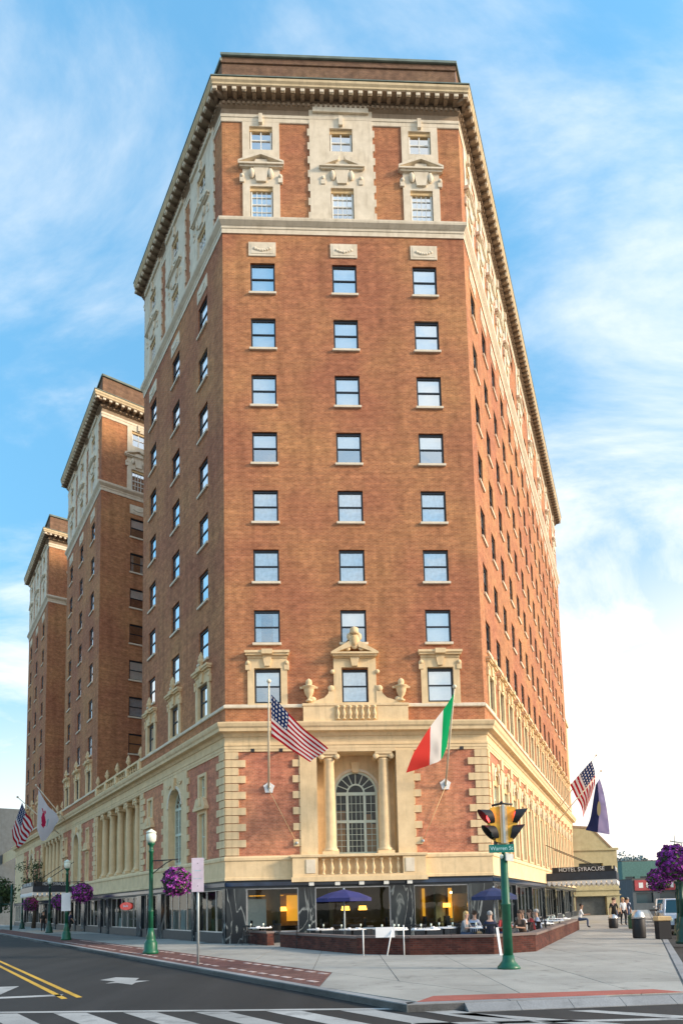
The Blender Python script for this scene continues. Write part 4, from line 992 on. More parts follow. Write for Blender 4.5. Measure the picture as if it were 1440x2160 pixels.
# brick paving band along the left kerb, with pale borders
bpv = [KA + LD * 3.2 + INL * .22, KA + LD * 5.5 + INL * 2.03, KA + LD * 70 + INL * 2.03, KA + LD * 70 + INL * .22]
poly_obj('brick_paving', [tuple(p) for p in bpv], .002, M['paver'], -.03, pavement)
poly_obj('corner_paving', [tuple(KA + INL * .25 + fn * .22), tuple(KA + LD * 3.15 + INL * .22), tuple(KA + LD * 5.45 + INL * 2.03), tuple(isect(CL0 + INL * 2.04, LD, KA + fn * .22, FRD))], -.001, M['concrete'], -.03, pavement)
pv = MB().box(-.07, .07, -.17, .17, 0, .008, M['palepaver']).mesh('pale_paver')
for j, off in enumerate((.62, 1.72)):
    for i in range(44):
        p = KA + LD * (4.1 + i * .62 + (1.3 if j else 0)) + INL * off
        if i % 9 == 8: continue
        link('pale_paver', pv, pavement, (p.x, p.y, .001), R(33.936))
# red tactile strip at the corner ramp
poly_obj('tactile_strip', [(1.25, 11.62), (6.1, 12.06), (5.75, 12.5), (1.62, 12.28)], .008, M['redramp'], 0.0, pavement)

b = MB()
for i in range(6):
    a = KA + FRD * (1.0 + i * .92) ; c = a + FRD * .91; o_ = -fn * .24
    b.add([(a.x, a.y, -.004), (c.x, c.y, -.004), (c.x + o_.x, c.y + o_.y, -.118), (a.x + o_.x, a.y + o_.y, -.118), (a.x, a.y, -.14), (c.x, c.y, -.14), (c.x + o_.x, c.y + o_.y, -.14), (a.x + o_.x, a.y + o_.y, -.14)], [(0, 3, 2, 1), (3, 7, 6, 2), (0, 4, 7, 3), (1, 2, 6, 5)], M['kerb'])
link('ramp_apron', b.mesh('ramp_apron'), pavement)['kind'] = 'stuff'
# painted road markings
mark = []
def paint(name, label, polys, m, group=None):
    b = MB()
    for p in polys: b.add([(q[0], q[1], -.126) for q in p], [tuple(range(len(p)))], m)
    o = link(name, b.mesh(name)); tag(o, label, 'road marking', group, None); return o
W_ = M['paint_w']
def strip(p, d, ln, w): n = Vector((-d.y, d.x)); p = Vector(p); d = Vector(d); return [tuple(p), tuple(p + d * ln), tuple(p + d * ln + n * w), tuple(p + n * w)]
yp = Vector((-5.62, 14.3))
paint('yellow_line', 'double yellow centre line on the side street, ending at the crosswalk', [strip(yp, LD, 60, .12), strip(yp + INL * -.30, LD, 60, .12)], M['paint_y'])
paint('stop_line', 'white stop line left of the double yellow centre line', [strip((-14.5, 13.2), Vector((1, .165)).normalized(), 8.4, .3)], W_)
def arrow(px_, py_, d, s, kind):
    d = Vector(d).normalized(); n = Vector((d.y, -d.x)); P = Vector((px_, py_))
    f = lambda a, c: tuple(P + d * a * s + n * c * s)
    if kind == 'turn': return [[f(0, -.07), f(0, .09), f(1.1, .09), f(1.1, -.07)], [f(1.1, -.07), f(1.1, .55), f(1.32, .55), f(1.5, -.07)], [f(.85, .5), f(1.22, 1.15), f(1.6, .5)], [f(1.5, -.32), f(2.3, .01), f(1.5, .34)]]
    return [[f(0, -.07), f(0, .09), f(1.2, .09), f(1.2, -.07)], [f(1.2, -.3), f(2.1, .01), f(1.2, .32)]]
paint('turn_arrow', 'white arrow painted in the lane beside the kerb', [[(-6.30, 18.35), (-5.55, 18.0), (-5.45, 17.35), (-5.05, 17.3), (-5.30, 16.9), (-5.25, 16.45), (-5.75, 16.9), (-6.05, 16.85), (-5.95, 17.3), (-6.5, 17.7)]], W_)
paint('lane_arrow', 'white arrow in the far lane, left of the yellow lines', [[(-9.6, 16.5), (-8.15, 16.7), (-7.75, 14.9), (-8.4, 15.6), (-9.4, 15.1)]], W_)
ORD = ['first', 'second', 'third', 'fourth', 'fifth', 'sixth', 'seventh', 'eighth', 'ninth', 'tenth', 'eleventh']
# crosswalk ladder: the bars follow the side street
d1 = Vector((.62, -.785)).normalized()
for i in range(11):
    x = -11.8 + i * 1.30; y = 12.72 - .085 * (x + 12) - .04 * max(0, x) ** 1.0
    paint('crosswalk_bar', ORD[i] + ' wide white bar from the left of the crosswalk over the side street', [[(x, y), (x + .62, y - .05), (x + .62 + 2.4, y - .05 - 3.0), (x + 2.4, y - 3.0)]], W_, 'bars of the crosswalk over the side street')
paint('crosswalk_line', 'long white edge line along the crosswalk over the side street', [strip((-14, 12.98), Vector((1, -.088)).normalized(), 16.3, .17)], W_)
for i in range(4):
    x = 2.6 + i * 2.0; y = 11.1 + .02 * i
    paint('crosswalk_bar', ORD[i] + ' white bar from the left in the crosswalk before the red strip', [[(x - .9, y), (x - .5, y + .02), (x + 1.5, y - 1.25), (x + .9, y - 1.25)]], W_, 'bars of the crosswalk in front of the red strip')
paint('crosswalk_line', 'white edge line of the crosswalk in front of the red ramp strip', [strip((1.0, 10.15), Vector((1, -.02)), 12, .17)], W_)
#PART3
# ------------------------------------------------------------------ street furniture
def street_lamp(x, y, h, label, me=None, base_big=True):
    t = thing('street_lamp', label, 'street lamp', (x, y, 0), 0, 'green acorn street lamps on the pavement')
    g = M['green'] if h > 4.7 else M['green_dark']
    b = MB().lathe([(.30, 0), (.30, .10), (.26, .14), (.25, .42), (.20, .50), (.17, .56), (.185, .62), (.13, .80), (.105, 1.0)], g, seg=16); link('base', b.mesh('lamp_base'), t)
    b = MB().lathe([(.10, 1.0), (.095, 1.6), (.105, 1.62), (.105, 1.68), (.088, 1.7), (.075, h - .95), (.1, h - .93), (.1, h - .86), (.07, h - .84), (.085, h - .68), (.14, h - .62), (.15, h - .56)], g, seg=12); link('pole', b.mesh('lamp_pole'), t)
    b = MB().lathe([(.12, h - .56), (.19, h - .46), (.20, h - .28), (.17, h - .18)], M['frost'], seg=14); link('globe', b.mesh('lamp_globe'), t)
    b = MB().lathe([(.20, h - .18), (.20, h - .14), (.12, h - .08), (.04, h - .03), (.0, h)], M['frost'], seg=14); link('cap', b.mesh('lamp_cap'), t)
    return t
def bracket(t, dx, dy, z, ln=.95):
    n = Vector((dx, dy, 0)).normalized(); b = MB()
    b.tube([(0, 0, z), n * ln + Vector((0, 0, z))], .022, M['iron'], 6); b.tube([(0, 0, z - .55), n * ln * .55 + Vector((0, 0, z - .12)), n * ln * .8 + Vector((0, 0, z))], .018, M['iron'], 6)
    link('basket_bracket', b.mesh('basket_bracket'), t)
def flower_ball(x, y, z, r, label, n=1700, seed=1, dark=False, cat='flower basket'):
    rr = random.Random(seed); t = thing('hanging_flower_basket', label, cat, (x, y, z), 0, 'hanging baskets of purple petunias')
    b = MB(); b.ball((0, 0, 0), (r * .8, r * .8, r * .74), M['leaf'], 16, 10)
    bp_ = MB().lathe([(.03, -r * .9), (r * .35, -r * .85), (r * .5, -r * .5)], M['iron'], seg=10); bp_.tube([(0, 0, r * .6), (0, 0, r + .32)], .012, M['iron'], 5); link('basket', bp_.mesh('basket'), t)
    def leafcloud(n, mats, rad, sz, name):
        b2 = MB()
        for i in range(n):
            d = Vector((rr.gauss(0, 1), rr.gauss(0, 1), rr.gauss(0, 1))).normalized()
            bump = 1 + .10 * sin(d.x * 7 + seed) * cos(d.y * 6 + seed) + .07 * sin(d.z * 11 + d.x * 5)
            if d.z < -.3 and rr.random() < .35: bump += rr.uniform(0, .22)
            p = d * rad * bump * rr.uniform(.9, 1.04); p.z *= .94; s_ = sz * rr.uniform(.6, 1.2)
            nn = (d + Vector((rr.gauss(0, .5), rr.gauss(0, .5), rr.gauss(0, .5)))).normalized(); a = nn.orthogonal().normalized(); c = nn.cross(a); m_ = rr.choice(mats)
            k = 5; vs = [p + nn * s_ * .0] + [p + (a * cos(2 * pi * q / k) + c * sin(2 * pi * q / k)) * s_ + nn * s_ * .35 for q in range(k)]
            b2.add(vs, [(0, q + 1, (q + 1) % k + 1) for q in range(k)], m_)
        o = link(name, b2.mesh(name), t); o['kind'] = 'stuff'
    link('foliage', b.mesh('foliage'), t)
    leafcloud(int(n * .55), [M['leaf'], M['leaf2']], r * .93, r * .10, 'leaves')
    leafcloud(n, [M['purple2'], M['purple'], M['purple']] if dark else [M['purple'], M['purple'], M['pink'], M['purple2']], r * .95, r * .085, 'petunia_blossoms')
    return t
l1 = street_lamp(-7.51, 25.78, 4.9, 'tall bright green street lamp nearest the camera on the brick paving'); bracket(l1, 1.15, -.5, 3.62, 1.3)
flower_ball(-6.35, 25.25, 2.80, .56, 'round basket of bright purple petunias hanging beside the nearest green lamp', seed=3)
l2 = street_lamp(-16.78, 40.04, 4.9, 'second green street lamp, with a white notice on its pole'); bracket(l2, 1.2, -.5, 3.5, 1.2)
n_ = MB().box(-.28, .28, -.13, -.10, 1.75, 2.85, M['white']).mesh('notice'); link('notice', n_, l2)
flower_ball(-15.66, 39.6, 2.86, .60, 'purple petunia basket hanging right of the second green lamp', seed=4, n=1100)
l3 = street_lamp(-24.3, 54.6, 4.6, 'third, darker green street lamp in front of the left marquee'); bracket(l3, 1.2, -.5, 3.2, 1.1)
flower_ball(-23.2, 54.0, 2.55, .62, 'dark purple basket hanging under the left marquee edge', seed=5, n=700, dark=True)
l4 = street_lamp(-34.3, 70.5, 4.5, 'farthest dark street lamp at the left edge of the block')
flower_ball(-28.7, 60.5, 2.5, .66, 'dark purple basket farthest down the left pavement', seed=6, n=600, dark=True)
# right side lamp and baskets
l5 = street_lamp(12.62, 24.6, 3.3, 'green lamp post at the right edge of the photo carrying a big basket'); bracket(l5, -.3, -.1, 3.6, .3)
flower_ball(12.42, 24.4, 3.05, .66, 'largest purple petunia basket, at the right edge of the photo', seed=8, dark=True, n=2400)
flower_ball(14.42, 30.0, 2.55, .52, 'lower purple basket just left of and behind the big one', seed=9, dark=True, n=1300)
l6 = street_lamp(15.35, 30.2, 3.0, 'green lamp post behind the right edge basket, mostly hidden'); bracket(l6, -.95, -.2, 2.95, .95)

# parking sign on its pole
t = thing('street_sign', 'blank pale pink sign seen from behind on a thin galvanised post by the kerb', 'street sign', (-4.46, 20.29, 0))
link('post', MB().tube([(0, 0, 0), (0, 0, 3.25)], .038, M['galv'], 8).mesh('sign_post'), t)
M['signback'] = mat('pale_pink_sign_face', (.66, .56, .66), .5, var=.1, scale=5)
b = MB().box(-.185, .185, -.05, -.035, 2.22, 3.27, M['signback'], bev=.004); link('sign_plate', b.mesh('sign_plate'), t)
b = MB()
for z in (2.4, 3.1): b.ball((0, -.052, z), (.014, .006, .014), M['iron'], 6, 4)
b.box(-.12, .12, -.0515, -.0505, 2.62, 2.64, M['curtain']); b.box(-.1, .1, -.0515, -.0505, 2.86, 2.89, M['curtain']); link('sign_bolt', b.mesh('sign_bolt'), t)

# traffic signal
t = thing('traffic_signal', 'green corner pole with yellow two-way traffic signal glowing red and teal street name signs', 'traffic light', (4.19, 16.98, 0))
G = M['green']
link('base', MB().lathe([(.29, 0), (.29, .04), (.24, .10), (.16, .2), (.145, .34)], G, seg=16).mesh('signal_base'), t)
link('pole', MB().lathe([(.125, .3), (.112, 1.6), (.124, 1.61), (.124, 1.66), (.108, 1.68), (.095, 2.86), (.05, 2.9), (.05, 3.3)], G, seg=16).mesh('signal_pole'), t)
b = MB(); b.prism([(-.35, 3.70), (-.36, 4.06), (-.28, 4.14), (-.08, 4.16), (-.08, 3.22), (-.2, 3.24)], -.17, .15, M['yellow']); link('left_housing', b.mesh('signal_housing'), t)['label'] = 'yellow housing facing left'
b = MB(); b.prism([(.08, 3.22), (.08, 4.16), (.28, 4.14), (.36, 4.06), (.35, 3.70), (.2, 3.24)], -.17, .15, M['yellow']); link('right_housing', b.mesh('signal_housing'), t)['label'] = 'yellow housing facing right'
b = MB(); b.box(-.09, .09, -.20, .16, 3.18, 4.17, M['stone_warm'], bev=.02); b.box(-.03, .03, -.215, -.19, 3.2, 4.2, M['galv']); link('centre_bracket', b.mesh('centre_bracket'), t)
b = MB(); b.tube([(-.26, -.05, 4.20), (0, -.05, 4.25), (.28, -.05, 4.22)], .03, M['iron'], 6); b.ball((0, -.05, 4.27), .05, M['red_tile'] if 'red_tile' in M else M['iron'], 8, 5); link('top_bar', b.mesh('top_bar'), t)
b = MB()
for x in (-.2, .21): b.box(x - .035, x + .035, -.12, .05, 3.14, 3.26, M['iron'])
link('clamp', b.mesh('clamp'), t)['kind'] = 'stuff'
def visor(sx, z, tip, lens, name):
    """half-tube hood pointing sideways, deep at the top and cut back at the bottom"""
    b = MB(); r_ = .185; k = 16; vs = []
    x0 = .36 if z > 3.7 else .27
    for i in range(k):
        a = 2 * pi * i / k; zz = cos(a) * r_; yy = sin(a) * r_
        dep = tip * (.5 + .5 * cos(a)) + .11
        xb = x0 - .10 * (1 - cos(a)) / 2
        vs += [(sx * xb, -.04 + yy, z + zz), (sx * (xb + dep), -.04 + yy * 1.04, z + zz * 1.04)]
    fs = [(2 * i, 2 * ((i + 1) % k), 2 * ((i + 1) % k) + 1, 2 * i + 1) for i in range(k)]
    b.add(vs, fs, M['black'], True); link('visor', b.mesh('visor'), t, (0, 0, 0), -sx * R(12))
    T = Matrix.Translation((sx * (x0 + .0), -.05, z)) @ Matrix.Rotation(pi / 2, 4, 'Y')
    b = MB().lathe([(.145, -.02), (.145, .015), (.10, .05 * sx), (.0, .065 * sx)] if False else [(.0, -.06), (.10, -.045), (.15, -.0), (.10, .045), (.0, .06)], M[lens], seg=14, T=T)
    link('lens', b.mesh(name), t, (0, 0, 0), -sx * R(12))['label'] = 'lit red lens' if lens == 'red_lens' else 'unlit lens'
for sx in (-1, 1): visor(sx, 3.90, .20, 'red_lens', 'red_lens'); visor(sx, 3.49, .20, 'dark_lens', 'dark_lens')
def lettering(txt, size, m, parent, loc, rot, name='lettering', ext=.004, sx=1.0):
    cu = bpy.data.curves.new(name, 'FONT'); cu.body = txt; cu.size = size; cu.align_x = 'CENTER'; cu.align_y = 'CENTER'; cu.extrude = ext
    o = bpy.data.objects.new(name, cu); COL.objects.link(o); cu.materials.append(m)
    bpy.context.view_layer.update(); me = bpy.data.meshes.new_from_object(o.evaluated_get(bpy.context.evaluated_depsgraph_get())); bpy.data.objects.remove(o)
    o = link(name, me, parent, loc, 0, rot); o.scale = (sx, 1, 1)
    return o
b = MB().box(-.40, .24, -.012, .012, 2.96, 3.17, M['signgreen'], bev=.004); o = link('street_name_plate', b.mesh('street_name_plate'), t, (0, -.16, 0), R(-6)); o['label'] = 'teal street name plate facing the camera'
M['sign_white'] = mat('pale_reflective_letter', (.55, .85, .85), .4, var=0)
lettering('Warren St', .145, M['sign_white'], o, (-.08, -.016, 3.065), (pi / 2, 0, 0), sx=.92)
b = MB().box(-.30, .30, -.01, .01, 2.74, 2.93, M['galv']); o = link('street_name_plate', b.mesh('street_name_plate'), t, (.12, -.12, 0), R(58)); o['label'] = 'second name plate turned edge-on, pale green'
link('pole_lamp', MB().ball((-.09, -.16, 2.86), (.05, .05, .06), M['frost'], 8, 6).mesh('pole_lamp'), t)

# ------------------------------------------------------------------ flags
def flag(name, label, cat, pole0, pole1, tops, bots, fm, group=None, r=.045, seed=0, ripple=.12, plate=None, anchor=None):
    """pole from pole0 to pole1; cloth through matching top and bottom edge points"""
    P0 = Vector(pole0); t = thing(name, label, cat, pole0, 0, group)
    b = MB().tube([(0, 0, 0), Vector(pole1) - P0], [r, r * .6], M['pole'], 8); b.ball(tuple(Vector(pole1) - P0), r * 1.8, M['pole'], 8, 6); link('flagpole', b.mesh('flagpole'), t)
    nu, nv = 36, 22; vs = []; uvs = []; fs = []
    def cat_(pts, u):
        n = len(pts) - 1; x = u * n; i = min(int(x), n - 1); f = x - i
        p0, p1, p2, p3 = pts[max(i - 1, 0)], pts[i], pts[i + 1], pts[min(i + 2, n)]
        return .5 * ((2 * p1) + (p2 - p0) * f + (2 * p0 - 5 * p1 + 4 * p2 - p3) * f * f + (3 * p1 - p0 - 3 * p2 + p3) * f ** 3)
    tp = [Vector(p) - P0 for p in tops]; bt = [Vector(p) - P0 for p in bots]
    for i in range(nu + 1):
        u = i / nu; a, c = cat_(tp, u), cat_(bt, u)
        for j in range(nv + 1):
            v = j / nv; p = c.lerp(a, v)
            w = u ** .6 * ripple * (sin(u * 9 + v * 5 + seed) + .5 * sin(u * 17 - v * 9 + seed * 2))
            vs.append(p + Vector((w * .25, w, w * .15))); uvs.append((u, v))
    fs = [(i * (nv + 1) + j, (i + 1) * (nv + 1) + j, (i + 1) * (nv + 1) + j + 1, i * (nv + 1) + j + 1) for i in range(nu) for j in range(nv)]
    b = MB().add(vs, fs, fm, True); me = b.mesh('flag_cloth'); ul = me.uv_layers.new(name='UVMap')
    for l in me.loops: ul.data[l.index].uv = uvs[l.vertex_index]
    link('cloth', me, t)
    if plate is not None:
        # eagle-like badge plate at the foot, square to the wall
        b = MB(); k = 10
        pl = [((.29 if i % 2 == 0 else .22) * sin(2 * pi * i / k), (.31 if i % 2 == 0 else .24) * cos(2 * pi * i / k)) for i in range(k)]
        b.prism(pl, -.06, .03, M['white']); b.ball((0, -.08, .02), (.10, .05, .13), M['galv'], 8, 6); b.box(-.02, .02, -.09, -.06, -.17, .17, M['curtain'])
        link('badge_plate', b.mesh('badge_plate'), t, (0, .1, 0), R(2.7))
    if anchor:
        b = MB().tube([(0, 0, -.1), Vector(anchor) - P0], .016, M['stone_warm'], 5); b.ball(tuple(Vector(anchor) - P0), .08, M['galv'], 8, 6); link('stay_cable', b.mesh('stay_cable'), t)
    return t
FU = flag_mat('stars_and_stripes')
A1 = FF.w(2.10, -.12, 7.5); an = FF.w(3.42, -.13, 4.75)
flag('flag_with_pole', 'stars and stripes on the left of the two poles above the corner entrance', 'flag', tuple(A1), (-3.03, 28.0, 11.6),
     [(-2.97, 28.3, 11.10), (-2.36, 28.2, 10.37), (-1.44, 28.0, 9.36), (-.48, 27.9, 8.50)], [(-3.12, 29.6, 9.55), (-2.60, 29.5, 9.15), (-1.95, 29.3, 8.62), (-1.30, 28.9, 8.12)], FU, 'flags on the corner front', .055, 1.2, plate=1, anchor=tuple(an))
A2 = FF.w(10.77, -.12, 7.53); an = FF.w(9.55, -.13, 4.75)
flag('flag_with_pole', 'green, white and red tricolour on the right pole above the corner entrance', 'flag', tuple(A2), (5.17, 28.3, 11.25),
     [(5.17, 28.5, 11.0), (4.66, 28.5, 10.28), (4.06, 28.4, 9.5), (3.24, 28.3, 8.3)], [(4.98, 29.8, 8.95), (4.66, 29.7, 8.28), (4.10, 29.5, 8.0), (3.0, 29.3, 7.62)], flag_mat('green_white_red'), 'flags on the corner front', .055, 0.3, ripple=.07, plate=1, anchor=tuple(an))
# flags over the left marquee
def lw(s, out_, z): p = PL + LD * s - INL * out_; return (p.x, p.y, z)
flag('flag_with_pole', 'white flag with red emblem hanging over the left marquee', 'flag', lw(35.5, .4, 10.2), lw(36, 2.9, 13.4),
     [lw(36, 2.7, 13.0), lw(36.3, 2.1, 12.1), lw(36.6, 1.4, 11.3), lw(37, .7, 10.7)], [lw(36.8, 2.6, 9.4), lw(37, 2.2, 8.5), lw(37.3, 1.8, 8.5), lw(37.6, 1.1, 9.4)], flag_mat('white_emblem'), 'flags over the marquees', .06, 2.0)
flag('flag_with_pole', 'smaller stars and stripes at the far left above the street', 'flag', lw(38.2, .4, 9.2), lw(38.5, 4.1, 12.6),
     [lw(38.5, 3.7, 12.1), lw(39, 3.3, 11.4), lw(39.3, 2.8, 10.6), lw(39.6, 2.4, 9.9)], [lw(39.2, 4.4, 9.5), lw(39.5, 4.2, 8.6), lw(39.8, 3.9, 8.0), lw(40.2, 3.6, 7.9)], FU, 'flags over the marquees', .06, 3.1)
def rw(s, out_, z): p = PR + RD * s + nR * out_; return (p.x, p.y, z)
flag('flag_with_pole', 'stars and stripes hanging from the angled pole over the right marquee', 'flag', rw(28.5, .3, 9.8), rw(29, 3.7, 14.4),
     [rw(28.6, 3.3, 13.9), rw(28.8, 3.5, 12.8), rw(29, 3.45, 11.9), rw(29, 3.1, 10.9)], [rw(28.6, 1.4, 11.9), rw(28.8, 1.8, 10.9), rw(29, 2.2, 9.9), rw(29, 2.3, 8.9)], FU, 'flags over the marquees', .05, 4.4, ripple=.2)
FB = flag_mat('blue')
flag('flag_with_pole', 'dark blue and lavender flag hanging lowest over the right marquee', 'flag', rw(26.5, .3, 8.4), rw(27, 4.1, 12.6),
     [rw(26.8, 3.95, 11.9), rw(26.8, 4.25, 10.4), rw(26.9, 4.4, 8.6), rw(26.9, 4.45, 7.1)], [rw(26.8, 3.6, 11.4), rw(26.8, 3.3, 9.9), rw(26.9, 3.0, 8.6), rw(26.9, 2.6, 7.6)], FB, 'flags over the marquees', .05, 5.4, ripple=.1)

# ------------------------------------------------------------------ marquees
def marquee(F, u0, u1, out_, z0, z1, label, zsign):
    t = thing('entrance_marquee', label, 'marquee', F.w((u0 + u1) / 2, -.1, 0), F.a)
    hw = (u1 - u0) / 2; mb = M['navy2']
    b = MB(); b.box(-hw, hw, -out_, 0, z0 + .42, z1, mb); b.box(-hw + .05, hw - .05, -out_ + .05, 0, z0 + .34, z0 + .42, M['metal']); link('canopy', b.mesh('canopy'), t)
    b = MB(); b.box(-hw + .3, hw - .3, -out_ + .1, -out_ + .2, z1, z1 + .42, M['black']); b.box(-hw + .1, -hw + .2, -out_ + .3, -.4, z1, z1 + .42, M['black']); b.box(hw - .2, hw - .1, -out_ + .3, -.4, z1, z1 + .42, M['black']); link('sign_board', b.mesh('sign_board'), t)
    # white pointed fringe
    def fringe(p, q, n, nm='fringe'):
        b = MB(); p, q = Vector(p), Vector(q); d = (q - p); nrm = Vector((-d.y, d.x, 0)).normalized() * .02
        for i in range(n):
            a, c = p + d * (i + .1) / n, p + d * (i + .9) / n; m_ = (a + c) / 2
            vs = [a + Vector((0, 0, .36)), c + Vector((0, 0, .36)), c + Vector((0, 0, .16)), m_, a + Vector((0, 0, .16))]
            b.add(vs + [v + nrm for v in vs], [(0, 1, 2, 3, 4), (9, 8, 7, 6, 5), (0, 5, 6, 1), (1, 6, 7, 2), (2, 7, 8, 3), (3, 8, 9, 4), (4, 9, 5, 0)], M['white'])
        o = link(nm, b.mesh(nm), t); o['kind'] = 'stuff'
    n = int(2 * hw / .34); m_ = int(out_ / .34)
    fringe((-hw, -out_ - .01, z0), (hw, -out_ - .01, z0), n); fringe((-hw - .01, 0, z0), (-hw - .01, -out_, z0), m_); fringe((hw + .01, -out_, z0), (hw + .01, 0, z0), m_)
    b = MB(); b.tube([(-hw + .4, -out_ + .4, z1), (-hw + .4, 0, z1 + 2.2)], .03, M['iron'], 5); b.tube([(hw - .4, -out_ + .4, z1), (hw - .4, 0, z1 + 2.2)], .03, M['iron'], 5); link('tie_rod', b.mesh('tie_rod'), t)
    b = MB(); b.box(-hw + .3, hw - .3, -out_ + .3, -.3, z0 + .33, z0 + .345, M['soffit_glow']); link('soffit', b.mesh('soffit'), t)
    return t
M['navy2'] = mat('dark_navy_canopy', (.02, .03, .05), .35, var=.2)
M['soffit_glow'] = mat('warm_glow_soffit', (.6, .5, .35), .7, var=.1, emit=(1, .75, .45), estr=.35)  # warm light under the canopy is put into the soffit material as glow
mq = marquee(LF, -39.5, -32.6, 3.4, 3.05, 3.95, 'dark blue entrance marquee with white fringe on the left street side', 1)
lettering('HOTEL SYRACUSE', .42, M['white'], mq, (0, -3.42 + .10, 4.17), (pi / 2, 0, 0), sx=1.3)
lettering('HOTEL SYRACUSE', .40, M['white'], mq, (3.38, -1.6, 4.17), (pi / 2, 0, pi / 2), sx=.62)
mq = marquee(RF, 19.6, 25.4, 4.9, 2.75, 3.75, 'dark blue entrance marquee with white fringe on the right street side', 1)
lettering('HOTEL SYRACUSE', .42, M['white'], mq, (-2.82, -2.5, 3.97), (pi / 2, 0, -pi / 2), sx=.95)
lettering('HOTEL SYRACUSE', .42, M['white'], mq, (0, -4.92 + .10, 3.97), (pi / 2, 0, 0), sx=1.2)

# ------------------------------------------------------------------ patio
def patio_wall(pts, h, label, th=.32):
    o = thing('patio_wall', label, 'low wall', (pts[0][0], pts[0][1], 0), 0, 'low brick walls round the patio')
    for i in range(len(pts) - 1):
        a, c = Vector(pts[i]), Vector(pts[i + 1]); d = (c - a); ln = d.length; ang = math.atan2(d.y, d.x)
        lo = (a.x - pts[0][0], a.y - pts[0][1], 0)
        link('wall', MB().box(0, ln, 0, th, -.02, h - .09, M['brick_patio']).mesh('patio_wall_run'), o, lo, ang)
        n = max(1, int(ln / 1.2))
        cpm = MB().box(.004, ln / n - .004, -.035, th + .035, h - .09, h, M['cap'], bev=.012).mesh('capstone')
        for k in range(n): link('capstone', cpm, o, (lo[0] + d.x * k / n, lo[1] + d.y * k / n, 0), ang)
    return o
M['cap'] = stone_mat('brown_capstone', (.19, .15, .14), amt=.3, stain=(.1, .07, .06))
patio_wall([(-5.35, 33.0), (-3.40, 29.45)], .62, 'short dark brick patio wall left of the gap')
patio_wall([(-2.72, 28.3), (.45, 23.15)], .62, 'angled brick patio wall between the gap and the front run')
patio_wall([(.45, 23.15), (2.2, 22.15), (4.9, 21.7), (6.5, 22.5)], .64, 'long front run of the dark brick patio wall')
patio_wall([(6.5, 22.5), (13.6, 38.2)], .62, 'orange lit brick patio wall running back along the right pavement')

tops_ = {}
def cafe_table(x, y, label, r=.55, h=.76, items=True, seed=0):
    rr = random.Random(seed); t = thing('cafe_table', label, 'table', (x, y, 0), 0, 'white topped patio tables')
    link('table_top', MB().lathe([(r, h - .03), (r, h)], M['cloth'], seg=18, smooth=False).mesh('table_top'), t)
    link('pedestal', MB().lathe([(.25, 0), (.25, .03), (.04, .06), (.04, h - .03)], M['black'], seg=10).mesh('pedestal'), t)
    return t
def setting(x, y, h, rr):
    b = MB().lathe([(.09, 0), (.11, .015), (.02, .015)], M['cloth'], seg=10); b.lathe([(.03, 0), (.006, .02), (.006, .09), (.035, .12), (.03, .19)], M['frost'], .16, .02, 8); b.box(-.22, -.14, -.08, .08, 0, .05, M['cloth'])
    o = link('place_setting', b.mesh('place_setting'), None, (x, y, h), rr.uniform(0, 6)); return o
def cafe_chair(x, y, rz, label):
    t = thing('patio_chair', label, 'chair', (x, y, 0), rz, 'black patio chairs')
    link('seat', MB().box(-.23, .23, -.22, .22, .43, .46, M['black'], bev=.01).mesh('seat'), t)
    b = MB(); 
    for i in range(5): b.box(-.2 + i * .09, -.165 + i * .09, .2, .225, .48, .86, M['black'])
    b.box(-.23, .23, .19, .235, .84, .9, M['black']); link('backrest', b.mesh('backrest'), t)
    for sx in (-1, 1):
        for sy in (-1, 1): link('leg', MB().tube([(sx * .2, sy * .19, .44), (sx * .23, sy * .23, 0)], .014, M['black'], 5).mesh('leg'), t)
    return t
rr = random.Random(11)
tabs = [(-3.9, 31.0, 'white topped table behind the short wall left of the gap'), (-.95, 27.2, 'white topped table beside the marble pier left of the umbrella'), (.35, 26.4, 'white topped table directly under the left blue umbrella'),
        (1.9, 25.0, 'white topped table behind the white folding stand'), (3.05, 24.6, 'white topped table in the middle of the long front wall'), (3.9, 25.8, 'white topped table just left of the blond diner'),
        (5.3, 24.9, 'white topped table between the first diners'), (6.2, 25.5, 'white topped table in front of the red shirted diners'), (8.4, 28.2, 'white topped table on the right street side, nearest the corner'), (9.9, 31.4, 'white topped table halfway along the right patio'), (11.3, 34.6, 'white topped table farthest back along the right patio')]
for i, (x, y, lb) in enumerate(tabs):
    cafe_table(x, y, lb, seed=i)
    for k in range(2 if i % 3 else 3):
        nm_, dx_, dy_ = (('left', -.29, -.05), ('right', .29, .03), ('rear', 0, .3))[k]; o = setting(x + dx_, y + dy_, .762, rr)
        tag(o, nm_ + ' plate and glass set on the ' + lb.replace('white topped ', ''), 'place setting', 'place settings on the patio tables')
for i, (x, y, rz, lb) in enumerate([(-4.3, 30.2, 2.6, 'black chair at the table left of the gap'), (-3.3, 31.6, -.6, 'black chair between the gap table and the shop window'), (-1.7, 27.0, 1.6, 'black chair left of the marble pier table'), (-.3, 27.9, -.3, 'black chair behind the marble pier table'), (.5, 27.3, 0, 'black chair under the left blue umbrella'),
        (1.2, 25.6, 1.0, 'black chair left of the folding stand'), (2.5, 25.6, -.5, 'black chair behind the folding stand'), (3.0, 25.5, 0, 'black chair in the middle of the patio'), (4.4, 26.6, -.5, 'black chair behind the blond diner'), (8.0, 27.2, 2.5, 'black chair nearest the corner on the right patio'), (9.2, 30.6, 2.2, 'black chair halfway along the right patio'), (9.3, 32.3, -2.2, 'black chair beside the halfway table'), (10.5, 33.9, 2.3, 'black chair at the farthest patio table')]):
    cafe_chair(x, y, rz, lb)
